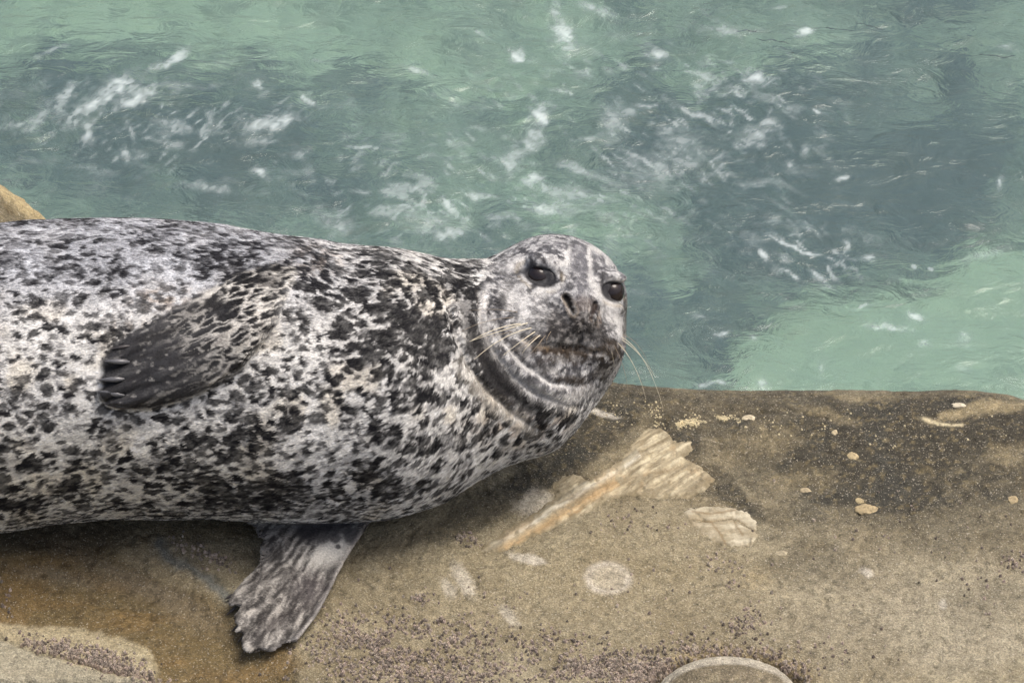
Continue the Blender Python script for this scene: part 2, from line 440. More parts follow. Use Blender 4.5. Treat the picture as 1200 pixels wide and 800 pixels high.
def vein_col(x, y, sd):
    d, t = segdist(x, y, [(568, 645), (640, 598), (700, 565), (770, 520)])
    sgn = (y - (645 - (x-568)*.62))
    l = n2(sgn*1.6 + 5*n2(x, y, 30., 77), t*90, 7., 78, 3)
    c = np.tile(lin(162, 151, 124), (len(x), 1))
    c = mixto(c, sstep(0, .5, l)*.7, lin(198, 188, 160)); c = mixto(c, sstep(.05, .4, -l)*.75, lin(116, 104, 80)); c = mixto(c, sstep(.2, .5, n2(sgn*2.4, t*60, 5., 64, 3))*.5, lin(134, 126, 106))
    c = mixto(c, .7*np.exp(-((sgn-16+4*l)/7)**2)*(t < .75), lin(180, 150, 106))
    c = mixto(c, .6*np.exp(-((sgn-3)/3.5)**2)*(t < .9), lin(212, 208, 192))
    c = mixto(c, .5*np.exp(-((sgn+4)/3)**2)*(t < .9), lin(122, 122, 112))
    c = mixto(c, sstep(.15, .5, n2(x, y, 22., 79))*.3, lin(186, 158, 116)); c = mixto(c, sstep(.2, .6, n2(x, y, 7., 69, 4))*.45, lin(120, 108, 84))
    e, _ = segdist(x, y, [(655, 590), (690, 576), (740, 560), (800, 548)]); c = mixto(c, .4*np.exp(-(e/2)**2), lin(110, 90, 60))
    c = mixto(c, sstep(.05, .45, n2(x, y, 14., 67, 5, .65))*.7, lin(134, 125, 102)); c = mixto(c, sstep(-.1, .25, n2(sgn*.9+3*n2(x, y, 20., 59), t*40, 3., 58, 3))*.3, lin(112, 102, 82))
    return mixto(c, sstep(-7, 2, sd + 5*n2(x, y, 6., 66, 3))*.9, lin(120, 110, 86))
inset('layered_vein', VEIN, vein_rel, vein_col, M_vein)['label'] = 'cream and orange layered vein of stone standing proud of the ledge'
def cap_rel(x, y, sd):
    crk = np.exp(-(segdist(x, y, [(800, 608), (830, 612), (858, 608), (884, 622)])[0]/1.6)**2)
    return -3 + 4.6*sstep(3, -5, sd) + 1.0*n2(x, y, 12., 81) - 2.0*crk*sstep(0, -4, sd)
def cap_col(x, y, sd):
    l = n2(x*.5, y*2, 12., 82, 4)
    c = np.tile(lin(164, 156, 134), (len(x), 1)); c = mixto(c, sstep(0, .6, l)*.6, lin(192, 184, 162)); c = mixto(c, sstep(0, .5, -l)*.6, lin(132, 120, 94)); c = mixto(c, sstep(.1, .5, n2(x, y, 9., 63, 4))*.6, lin(124, 114, 90))
    for pl in ([(800, 608), (830, 612), (858, 608), (884, 622)], [(832, 612), (845, 628), (850, 640)], [(812, 600), (834, 603), (862, 598)], [(858, 608), (870, 628)]):
        e, _ = segdist(x + 1.5*l, y, pl); c = mixto(c, .6*np.exp(-(e/1.4)**2), lin(112, 92, 62))
    return mixto(c, sstep(-3, 2, sd)*.8, lin(130, 116, 86))
inset('cream_stone_patch', CAP, cap_rel, cap_col, M_vein)['label'] = 'cracked cream stone patch flush in the ledge'

# ------------------------------------------------------------------ loose stones and boulders
def sphere_grid(nu, nv):
    th = np.linspace(0, math.pi, nv+1); ph = np.linspace(0, 2*math.pi, nu, endpoint=False)
    V = [(0, 0, 1)]+[(math.sin(t)*math.cos(p), math.sin(t)*math.sin(p), math.cos(t)) for t in th[1:-1] for p in ph]+[(0, 0, -1)]
    F = []
    for j in range(nu): F.append((0, 1+j, 1+(j+1) % nu))
    for k in range(nv-2):
        for j in range(nu):
            a = 1+k*nu+j; b = 1+k*nu+(j+1) % nu
            F += [(a, a+nu, b+nu), (a, b+nu, b)]
    e = len(V)-1
    for j in range(nu): F.append((e, e-nu+(j+1) % nu, e-nu+j))
    return np.array(V, float), np.array(F)
PEB = [(1015, 596, 13, 6, 164, 148, 114, 'largest of the small tan pebbles on the right of the ledge'),
       (1008, 586, 6, 4, 178, 162, 124, 'small round pebble touching the largest tan pebble on its far side'),
       (999, 534, 7, 5, 176, 160, 124, 'round tan pebble on the dark stained rock midway down the right'),
       (978, 507, 4, 5, 186, 172, 140, 'upright sliver of pale stone on the dark rock right of centre'),
       (944, 574, 7, 3.4, 172, 158, 128, 'flat pale chip lying alone on tan rock below the dark stain'),
       (878, 489, 9, 4, 198, 186, 158, 'whitish flat pebble near the rim right of the white crust'),
       (1123, 474, 9, 3, 204, 194, 170, 'cream oval chip in the pale scar at the rim, far right'),
       (916, 648, 8, 3.6, 166, 156, 130, 'dull flat pebble low on the ledge below the cream patch'),
       (1187, 585, 7, 5, 166, 150, 116, 'tan pebble at the right edge of the picture')]
for i, (x, y, rx, ry, r, g, b, lab) in enumerate(PEB):
    V, F = sphere_grid(28, 18); p = ledge_point(x, y)
    V = V*(1+.26*fbm(V*1.9+i*7, 90+i, 4))[:, None]
    V = V*np.array([rx, ry*1.45, min(rx, ry)*.6]); c = np.tile(lin(r, g, b), (len(V), 1))*(.88+.35*fbm(V/2.5, 91, 3))[:, None]
    o = mesh('pebble', V, F, M_vein, col=c, attrs={'wet': 0*V[:, 0]}); o.location = (p + [0, 0, -1.0])*S
    tag(o, lab, 'pebble', 'pale pebbles on the ledge')

def boulder(name, c, r, seed, colf, lab, nu=260, nv=150, amp=.05):
    V, F = sphere_grid(nu, nv); k = 1+amp*fbm(V*1.7+seed, seed, 4)+.02*fbm(V*9, seed+3, 5, .6)
    V = V*k[:, None]*np.array(r); W = V + c
    o = mesh(name, V, F, M_rock, col=colf(W, V)*(1+.3*fbm(W/5, 98, 3))[:, None], attrs={'wet': 0*V[:, 0]}); o.location = np.array(c)*S
    return tag(o, lab, 'rock')
# round one let into the near edge
def near_tone(W, V):
    q = proj(W); x, y = q[:, 0], q[:, 1]; b = n2(x, y, 12., 95, 4)
    c = np.tile(lin(112, 103, 84), (len(W), 1)); c = mixto(c, sstep(0, .6, b)*.5, lin(146, 136, 110)); c = mixto(c, sstep(0, .6, -b)*.5, lin(100, 92, 74))
    e = ell(x+2*b, y+b, 852, 812, 76, 36)
    return mixto(c, .75*sstep(.9, 1.0, e+.04*b), lin(178, 172, 156))
pb = unproj(852, 822, -18)
boulder('boulder', pb, (81, 60, 43), 5, near_tone, 'round grey brown boulder with a pale rim at the bottom edge', amp=.02)
def back_tone(W, V):
    b = fbm(W/25, 96, 4); c = np.tile(lin(104, 96, 76), (len(W), 1)); c = mixto(c, sstep(0, .6, b)*.6, lin(130, 120, 94)); c = mixto(c, sstep(.1, .5, fbm(W/np.array([30, 30, 7]), 99, 4))*.5, lin(78, 71, 54)); c = mixto(c, sstep(-.1, .5, -b)*.5, lin(92, 80, 54))
    q = proj(W); d, _ = segdist(q[:, 0], q[:, 1], [(-80, 160), (0, 217), (52, 259)])
    return mixto(c, .75*np.exp(-((d-2)/8)**2), lin(182, 165, 124))  # golden light along the boulder's top edge, put into the colour
qb = pt(-98, 384, -330)
cb = q2w(qb)
boulder('boulder', cb, (205, 190, 225), 8, back_tone, 'tan boulder rising behind the back of the seal at the left edge', nu=420, nv=260, amp=.06)

# ------------------------------------------------------------------ barnacles
def barnacles(name, spots, size, colr, lab, seed, hgt=1.05):
    g = np.random.default_rng(seed); pts = []
    for (cx, cy, rx, ry, ang, n) in spots:
        n = int(n*(.95 if n > 100 else .8))
        u = g.normal(size=(n, 2))*.55; a = rad(ang)
        dx = u[:, 0]*rx; dy = u[:, 1]*ry
        pts.append(np.stack([cx+dx*math.cos(a)+dy*math.sin(a), cy-dx*math.sin(a)+dy*math.cos(a)], -1))
    p = np.concatenate(pts); p = p[(p[:, 1] < 812) & (p[:, 1] > 470)]
    p = p[n2(p[:, 0], p[:, 1], 16., seed, 3) + .5*g.random(len(p)) > .0]
    keep = (polysd(p[:, 0], p[:, 1], VEIN) > 2) & (ell(p[:, 0], p[:, 1], 852, 812, 84, 39) > 1.0)
    p = p[keep]; L = ledge_point(p[:, 0], p[:, 1]); n = len(L)
    r = size*g.uniform(.55, 1.25, n); ang = g.uniform(0, 6.28, n); k = 6
    a = ang[:, None] + np.linspace(0, 2*math.pi, k, endpoint=False)
    rr = r[:, None]*g.uniform(.8, 1.2, (n, k))
    low = np.stack([L[:, 0:1]+rr*np.cos(a), L[:, 1:2]+rr*np.sin(a), np.broadcast_to(L[:, 2:3]-1.0, a.shape)], -1)
    mid = np.stack([L[:, 0:1]+.62*rr*np.cos(a), L[:, 1:2]+.62*rr*np.sin(a), np.broadcast_to(L[:, 2:3], a.shape)+(r*hgt)[:, None]*g.uniform(.8, 1.2, (n, k))], -1)
    top = (L + np.stack([0*r, 0*r, r*hgt*.55], -1))[:, None]
    V = np.concatenate([low, mid, top], 1); m = 2*k+1
    F = []
    for j in range(k):
        j2 = (j+1) % k
        F += [(j, j2, k+j2), (j, k+j2, k+j), (k+j, k+j2, 2*k)]
    F = (np.arange(n)[:, None, None]*m + np.array(F)[None]).reshape(-1, 3)
    base = colr(g, n); c = np.repeat(base[:, None], m, 1); c[:, 2*k] *= .3; c[:, k:2*k] *= 1.15
    return tag(mesh(name, V.reshape(-1, 3), F, M_barn, col=c.reshape(-1, 3), smooth=False, attrs={'wet': np.zeros(n*m)}), lab, 'barnacles', kind='stuff')
def purple(g, n): return lin(132, 121, 110)[None]*g.uniform(.4, 1.9, (n, 1))*g.uniform(.97, 1.03, (n, 3))
def white(g, n): return lin(196, 184, 150)[None]*g.uniform(.7, 1.25, (n, 1))
barnacles('barnacles', [(460, 770, 100, 36, 0, 1500), (430, 745, 50, 26, 0, 420), (540, 790, 60, 18, 0, 420), (700, 782, 90, 20, 0, 1150),
                        (760, 790, 40, 20, 0, 420), (640, 750, 60, 16, 0, 160), (520, 735, 60, 26, 0, 200), (885, 722, 22, 16, 30, 80), (868, 735, 18, 12, 0, 60),
                        (800, 755, 40, 14, 10, 100), (850, 764, 60, 7, 0, 160), (930, 785, 30, 12, -30, 110), (860, 685, 10, 5, 0, 22),
                        (850, 660, 40, 14, 0, 40), (1190, 655, 16, 14, 0, 50), (1160, 690, 60, 30, 0, 40), (950, 760, 90, 30, 0, 70),
                        (490, 700, 14, 9, 0, 70), (550, 632, 14, 8, 0, 45), (100, 765, 60, 10, -12, 520), (140, 785, 55, 8, -14, 380), (60, 760, 40, 6, -14, 160),
                        (230, 645, 40, 10, -20, 60), (250, 655, 25, 10, -25, 50), (1050, 620, 140, 60, 0, 50), (740, 610, 60, 20, 0, 50), (660, 700, 180, 40, 0, 70), (10, 705, 8, 20, 0, 30)],
          2.05, purple, 'dense crust of tiny purple grey barnacles along the near side of the ledge', 3)
barnacles('barnacles', [(815, 494, 26, 5, 6, 420), (850, 490, 16, 3, 0, 150), (780, 487, 30, 10, 10, 60), (762, 480, 20, 12, 0, 30), (880, 489, 60, 16, 0, 30), (725, 478, 60, 22, 0, 90), (650, 510, 60, 20, 35, 50), (1000, 500, 160, 30, 0, 90)],
          1.5, white, 'specks of white barnacles scattered on the dark rim beside the chin of the seal', 4, .6)

# ================================================================== SEA
ZW = -400.0; DEPTH = 260.0
wy0 = unproj(600, 500, ZW)[1]; wy1 = unproj(600, -25, ZW)[1]
wxm = abs(unproj(-30, -20, ZW)[0])
# bed
BEDL = [(330, 55, 300, 45, -3, .9), (90, 20, 190, 40, 4, .7), (520, 130, 120, 60, 10, .65), (600, 215, 90, 50, 0, .4), (740, 275, 110, 40, -25, .75), (1090, 395, 190, 58, 14, 1.1),
        (1180, 330, 90, 45, 20, 1.0), (930, 400, 90, 40, 10, .8), (1085, 105, 26, 46, 0, .7), (960, 30, 70, 20, 20, .55), (1150, 30, 60, 24, 0, .45), (560, 10, 60, 24, 0, .5),
        (540, 250, 160, 26, 0, .4), (230, 118, 60, 12, 0, .25), (860, 60, 60, 20, 0, .3), (700, 60, 60, 40, 0, .25), (40, 250, 90, 30, 0, .4), (300, 200, 60, 20, 0, .2)]
BEDD = [(60, 95, 120, 40, 12, .85), (230, 150, 200, 60, 0, .8), (430, 90, 90, 14, -18, .7), (480, 120, 90, 30, 0, .4), (400, 225, 220, 36, -8, .7), (120, 200, 160, 40, 0, .5),
        (1010, 250, 160, 74, -20, 1.05), (1040, 85, 140, 46, 0, .7), (1150, 200, 100, 80, 0, .8), (830, 385, 100, 52, 0, .9), (880, 420, 60, 26, 0, .6), (640, 130, 70, 70, 0, .45),
        (840, 150, 100, 50, 0, .45), (900, 300, 80, 40, -20, .7), (560, 40, 70, 26, -20, .4), (200, 32, 46, 8, 3, .6), (1090, 8, 80, 18, 0, .8), (740, 200, 90, 40, 0, .5), (950, 130, 60, 26, 0, .5)]
bx = axis(-30000, -wxm-200, wxm+200, 30000, 7.); by = axis(100, wy0-60, wy1+500, 40000, 7.)
A, B = np.meshgrid(bx, by); A = A.ravel(); B = B.ravel()
ap = proj(np.stack([A, B-.73*DEPTH, np.full_like(A, ZW)], -1)); x, y = ap[:, 0], ap[:, 1]
wxx = x + 45*n2(x, y, 90., 101, 5, .6); wyy = y + 30*n2(x, y, 60., 102, 5, .6)
lt = sum(s*np.exp(-ell(wxx, wyy, cx, cy, rx, ry, a)**2*.9) for cx, cy, rx, ry, a, s in BEDL)
dk = sum(s*np.exp(-ell(wxx, wyy, cx, cy, rx, ry, a)**2*.9) for cx, cy, rx, ry, a, s in BEDD)
t = np.clip(.48 + .5*lt - .5*dk + .34*n2(x, y, 50., 103, 5, .65) + .2*n2(x, y, 16., 104, 4), 0, 1.15)
shelf = polysd(wxx, wyy, [(850, 470), (905, 410), (960, 368), (1040, 352), (1110, 338), (1160, 300), (1320, 270), (1320, 560), (850, 560)])
t = sstep(-.05, 1.1, t + .34*sstep(22, -26, shelf) - .22*np.exp(-((shelf-16)/14)**2))
c = lin(64, 74, 78)[None]*(1-t[:, None]) + lin(238, 236, 204)[None]*t[:, None]
c = mixto(c, .35*sstep(.1, .6, n2(A, B, 60., 105, 4))*(1-t), lin(96, 84, 56))
z = ZW - DEPTH + 60*(1-t) + 22*n2(A, B, 60., 106, 4) + 8*n2(A, B, 18., 107, 3)
bed = mesh('seabed', np.stack([A, B, z], -1), gridfaces(len(bx), len(by)), M_vein, col=c, attrs={'wet': 0*A})
tag(bed, 'pale sand and dark rock bottom seen through the clear green water', kind='structure')

# water surface: real swell and ripples that bend the view of the bottom
FOAM = [  # x, y, half length, half width, angle, strength
    (110, 125, 46, 11, 32, .7), (75, 120, 30, 9, 60, .55), (135, 105, 34, 14, 15, .8), (160, 118, 30, 11, 20, .8), (205, 72, 26, 6, 38, .6), (183, 84, 16, 5, 30, .5),
    (210, 152, 20, 9, -10, .7), (105, 155, 14, 6, -60, .6), (145, 178, 12, 6, -60, .5), (155, 155, 10, 5, -60, .4), (20, 148, 20, 6, 5, .35), (45, 142, 22, 7, 30, .6),
    (310, 150, 36, 9, 12, .75), (330, 145, 18, 10, 30, .6), (300, 165, 26, 7, 0, .5), (365, 122, 16, 4, -30, .7), (302, 103, 10, 5, -30, .7), (305, 203, 14, 7, -30, .6), (350, 183, 10, 5, -30, .55),
    (240, 222, 40, 6, -6, .35), (395, 260, 30, 10, -20, .35), (480, 222, 26, 6, -16, .6), (530, 245, 16, 6, -30, .7), (560, 230, 14, 6, -30, .65), (500, 262, 40, 12, 0, .35), (430, 175, 26, 3, -5, .55), (490, 80, 18, 3, -22, .55),
    (530, 272, 24, 9, 20, .5), (372, 70, 14, 3, -20, .4), (605, 62, 10, 10, 0, .95), (662, 40, 13, 26, 15, .75), (655, 12, 8, 14, 0, .4), (635, 135, 16, 12, 40, .85), (625, 160, 14, 14, 30, .55),
    (600, 180, 12, 24, -10, .5), (640, 245, 26, 9, -8, .85), (622, 208, 14, 9, 0, .75), (660, 220, 40, 8, -5, .45), (700, 235, 30, 8, 5, .35), (618, 170, 10, 6, 0, .5), (690, 200, 40, 7, -20, .4), (760, 185, 50, 4, -18, .45),
    (752, 122, 14, 6, 10, .7), (770, 60, 10, 6, 0, .7), (887, 96, 15, 9, 0, .95), (815, 130, 40, 5, -25, .5), (885, 160, 24, 14, 10, .6), (905, 148, 12, 5, 0, .55), (925, 196, 8, 6, -60, .5), (940, 180, 9, 8, 0, .5), (945, 42, 12, 6, 20, .8),
    (910, 12, 14, 4, 0, .5), (985, 212, 8, 4, 20, .7), (960, 135, 10, 3, -20, .6), (720, 140, 20, 26, 0, .3), (760, 200, 60, 30, 10, .25), (800, 175, 40, 30, 0, .25), (930, 292, 34, 3, -16, .8), (895, 305, 10, 5, -40, .8), (975, 322, 14, 4, -50, .75),
    (990, 290, 6, 7, 0, .75), (1020, 305, 6, 4, 0, .6), (1072, 316, 6, 4, 0, .6), (1090, 316, 4, 3, 0, .5), (1170, 218, 4, 10, 0, .6), (960, 330, 20, 3, -30, .6), (925, 325, 14, 3, -20, .6), (740, 345, 30, 4, 0, .2), (820, 372, 10, 5, 0, .5),
    (845, 388, 10, 3, 0, .6), (1045, 388, 24, 7, -5, .6), (1072, 372, 14, 6, -30, .65), (1080, 408, 8, 6, 0, .45), (1010, 362, 14, 4, 0, .5), (965, 432, 6, 14, 0, .3), (835, 448, 22, 5, 0, .6), (895, 450, 8, 8, 0, .6), (1130, 400, 10, 12, 0, .4), (1130, 440, 10, 6, 0, .3),
    (880, 395, 6, 6, 0, .3), (1150, 300, 30, 6, 15, .35), (850, 40, 26, 6, -10, .4), (700, 10, 30, 8, -20, .3), (830, 90, 16, 6, 0, .35), (60, 60, 30, 3, 20, .3), (560, 40, 14, 4, -20, .35), (1180, 60, 16, 4, 0, .3)]
gx = axis(-30000, -wxm-60, wxm+60, 30000, 3.4); gy = axis(100, wy0-40, wy1+60, 40000, 4.2)
A, B = np.meshgrid(gx, gy); A = A.ravel(); B = B.ravel()
near_ = ((np.abs(A) < wxm+300) & (B < wy1+400))
def swell(A, B):
    h = 8*n2(A+.3*B, B, 170., 111, 2) + 3.0*n2(A*.7-.2*B, B*1.3, 60., 112, 2) + 1.2*n2(A*.8, B*1.5, 24., 113, 2)
    rid = 1-np.abs(n2(A*.7+B*.2+40*n2(A, B, 90., 115), B*1.35, 62., 114, 3)); h += 2.0*rid**3
    return h
q = proj(np.stack([A, B, np.full_like(A, ZW)], -1)); x, y = q[:, 0], q[:, 1]
damp = np.exp(-np.maximum(np.hypot(A, B-700)-3000, 0)/4000)
Z = ZW + swell(A, B)*damp
foam = np.zeros(len(A)); idx = np.where(near_)[0]; xs, ys = x[idx], y[idx]
nz1 = n2(xs, ys, 7., 116, 3); nz2 = n2(xs, ys, 24., 117, 3); nz3 = n2(xs*.6+ys*.5, ys-xs*.3, 5., 118, 2)
strk = n2(xs*.8+ys*.6, (ys*.8-xs*.6)*4, 20., 123, 3, .6); strk2 = n2(xs*.8-ys*.6, (ys*.8+xs*.6)*4, 20., 124, 3, .6); strk = np.where(xs < 500, strk2, strk)
fo = np.zeros(len(idx)); wx = xs+7*nz2; wyv = ys+5*n2(xs, ys, 20., 119, 3)
for (cx, cy, a, b, ang, s) in FOAM:
    e = ell(wx, wyv, cx, cy, a, b, ang); fo = np.maximum(fo, s*sstep(1.35, -.2, e + .4*nz1+.25*nz3)*(.6+.85*np.clip(strk+.3, 0, 1)))
# thin lace of foam in the rough middle
lace = 1-np.abs(n2(xs+10*nz2, ys*1.4, 34., 120, 4)); zone = np.clip(sum(np.exp(-ell(xs, ys, *k)**2) for k in
        [(700, 170, 170, 110), (840, 140, 120, 90), (200, 150, 200, 60), (480, 240, 140, 50), (960, 300, 80, 40)]), 0, 1)
fo = np.maximum(fo, .3*zone*sstep(.8, .99, lace)*sstep(-.1, .6, nz2+strk))
fo = np.maximum(fo, .28*zone*sstep(.25, .8, n2(xs*.5-ys*.25, ys*1.2, 16., 121, 3)))
fo = np.maximum(fo, .35*zone*sstep(.3, .8, strk+.3*nz2)); brk = n2(xs*1.0+ys*.4, ys*1.8, 4.2, 125, 2); foam[idx] = np.clip(fo*.95, 0, .72)*sstep(-.9, .4, brk + 1.1*fo)*(.85+.2*nz3)
m = NT('sea_water')
t_ = m.t; t_.nodes.remove(m.b)
fr = m.n('Fresnel', {'IOR': 1.33})
co1 = m.coord((4.6, 7.5, 5), (0, 0, .3)); nb = m.noise(2.2, 4, .55, co1, 1.6); nb2 = m.noise(8, 3, .55, co1, 1.2)
bp = m.bump(m.add(nb.outputs[0], m.mul(nb2.outputs[0], .12)), .5, .02)
m.set(fr, 'Normal', bp)
refr = m.n('BsdfRefraction', {'Color': (.69, .875, .87, 1), 'Roughness': .04, 'IOR': 1.33, 'Normal': bp})
turb = m.n('BsdfDiffuse', {'Color': (.155, .228, .232, 1), 'Normal': bp})
body = m.n('MixShader', {0: .34, 1: refr, 2: turb})
glo = m.n('BsdfGlossy', {'Color': (1, 1, 1, 1), 'Roughness': .05, 'Normal': bp})
surf = m.n('MixShader', {0: fr, 1: body, 2: glo})
fd = m.n('BsdfDiffuse', {'Color': (.62, .70, .70, 1)})
fa = m.attr('foam'); fm = m.n('MixShader', {0: fa.outputs['Fac'], 1: surf, 2: fd})
m.set(m.out, 'Surface', fm)
sea = mesh('sea_water', np.stack([A, B, Z], -1), gridfaces(len(gx), len(gy)), m.m, attrs={'foam': np.clip(fo*0 if False else foam, 0, .92)})
tag(sea, 'clear green sea water with streaks of white foam', kind='structure')

# strands of drifting seaweed
WEED = [(870, 41, 26, 'short'), (905, 52, 30, 'dark'), (975, 34, 44, 'long'), (1020, 30, 26, 'brown'), (1168, 68, 34, 'far')]
WL = ['short brown seaweed strand floating below the top edge, leftmost of five', 'curved brown seaweed strand just right of the leftmost one',
      'longest brown seaweed strand, floating near the top right', 'small brown seaweed strand touching the end of the longest one', 'brown seaweed strand floating nearest the right edge']
for i, (x, y, L, _) in enumerate(WEED):
    p = unproj(x, y, ZW); s = np.linspace(-.5, .5, 16)
    X = p[0]+s*L*1.7; Y = p[1]+2.5*np.sin(s*6+i)+1.5*np.sin(s*15+2*i)+s*(-14 if i % 2 else -5)
    Zs = ZW + swell(X, Y)-4; pts = np.stack([X, Y, Zs], -1)
    V, F = tube(pts, (.9*np.cos(s*3.0)**.6+.3)*(1+.4*np.sin(s*21+i)), 8)
    tag(mesh('seaweed_strand', V, F, M_weed), WL[i], 'seaweed', 'seaweed strands drifting at the top right')

# ================================================================== SEAL
TC = Table([(-520, 470), (-380, 470), (-250, 455), (-120, 448), (0, 443.5), (60, 436), (150, 431.5), (230, 434), (300, 441), (360, 447), (430, 450)], 16)
TR = Table([(-520, 44), (-380, 78), (-250, 128), (-120, 165), (0, 181.5), (60, 178), (150, 175), (230, 173.5), (300, 172), (360, 168), (430, 159)], 16)
HC = pt(650, 363, -50)
hf = nrm(np.array([.28, -.10, 1.])); r0 = np.array([math.cos(rad(12)), -math.sin(rad(12)), 0]); hr = nrm(r0-hf*(hf@r0)); hu = np.cross(hf, hr)
HM = np.stack([hr, hu, hf])
def hl(q): return (q-HC)@HM.T
def hw(l): return HC + np.asarray(l)@HM
def ellip(p, c, r):
    d = (p-np.array(c)); r = np.array(r, float)
    k0 = np.linalg.norm(d/r, axis=-1); k1 = np.linalg.norm(d/(r*r), axis=-1)
    return k0*(k0-1)/np.maximum(k1, 1e-6)
def rcone(p, a, b, ra, rb):
    a = np.asarray(a); b = np.asarray(b); ba = b-a; t = np.clip(((p-a)@ba)/(ba@ba), 0, 1)
    return np.linalg.norm(p-a-t[..., None]*ba, axis=-1) - (ra+(rb-ra)*t)
FOLDS = [([(520, 330), (526, 360), (534, 395), (546, 424), (570, 457), (604, 486), (640, 508)], 4.2, 3.6),
         ([(558, 335), (563, 372), (574, 404), (598, 438), (630, 462), (668, 476)], 4.5, 4.5),
         ([(573, 345), (577, 378), (590, 402), (612, 426), (645, 448), (675, 452), (700, 444)], 3.4, 4.0),
         ([(604, 395), (612, 412), (632, 430), (665, 440)], 1.6, 4.0)]
FLIP = [(352, 322), (338, 352), (328, 378), (308, 404), (288, 430), (262, 449), (236, 463), (205, 474), (180, 481), (150, 482), (124, 477), (114, 467), (112, 458), (118, 451), (113, 444),
        (119, 436), (117, 427), (118, 418), (126, 410), (136, 400), (150, 391), (176, 376), (205, 358), (240, 338), (285, 318), (320, 308), (345, 308)]
LFL = [(285, 600), (430, 600), (430, 614), (404, 656), (382, 702), (368, 725), (347, 749), (318, 763), (292, 767), (286, 760), (281, 751), (275, 741), (279, 733), (268, 721), (276, 713), (266, 706), (273, 692),
       (283, 678), (297, 664), (304, 649), (302, 633), (296, 618)]
def flip_h(x, y):
    sd = polysd(x, y, FLIP)
    edge = sstep(2.0, -8, sd)
    mid = segdist(x, y, [(350, 330), (290, 380), (130, 446)])[0]
    fade = sstep(352, 285, x)          # sinks into the shoulder
    up = sstep(0, 60, (y-(482-(x-150)*.62)) + 62)   # upper edge lies flatter than the lower edge
    H = (7 + 18*up)*np.exp(-(mid/75)**2)
    h = H*edge*fade + 10*np.exp(-ell(x, y, 330, 345, 60, 45, 20)**2)
    # digits
    u = (x-118)*.90 + (446-y)*.44; v = (x-118)*.40 + (y-446)*.90   # along / across the flipper
    fan = v/(1+np.maximum(u, 0)/240)
    h = h + edge*fade*1.9*np.cos(fan/16.5*2*math.pi)*sstep(110, 10, u)
    h = h - 3.0*edge*sstep(.3, .9, np.cos((fan+8.2)/16.5*2*math.pi))*sstep(46, 0, u)
    return h
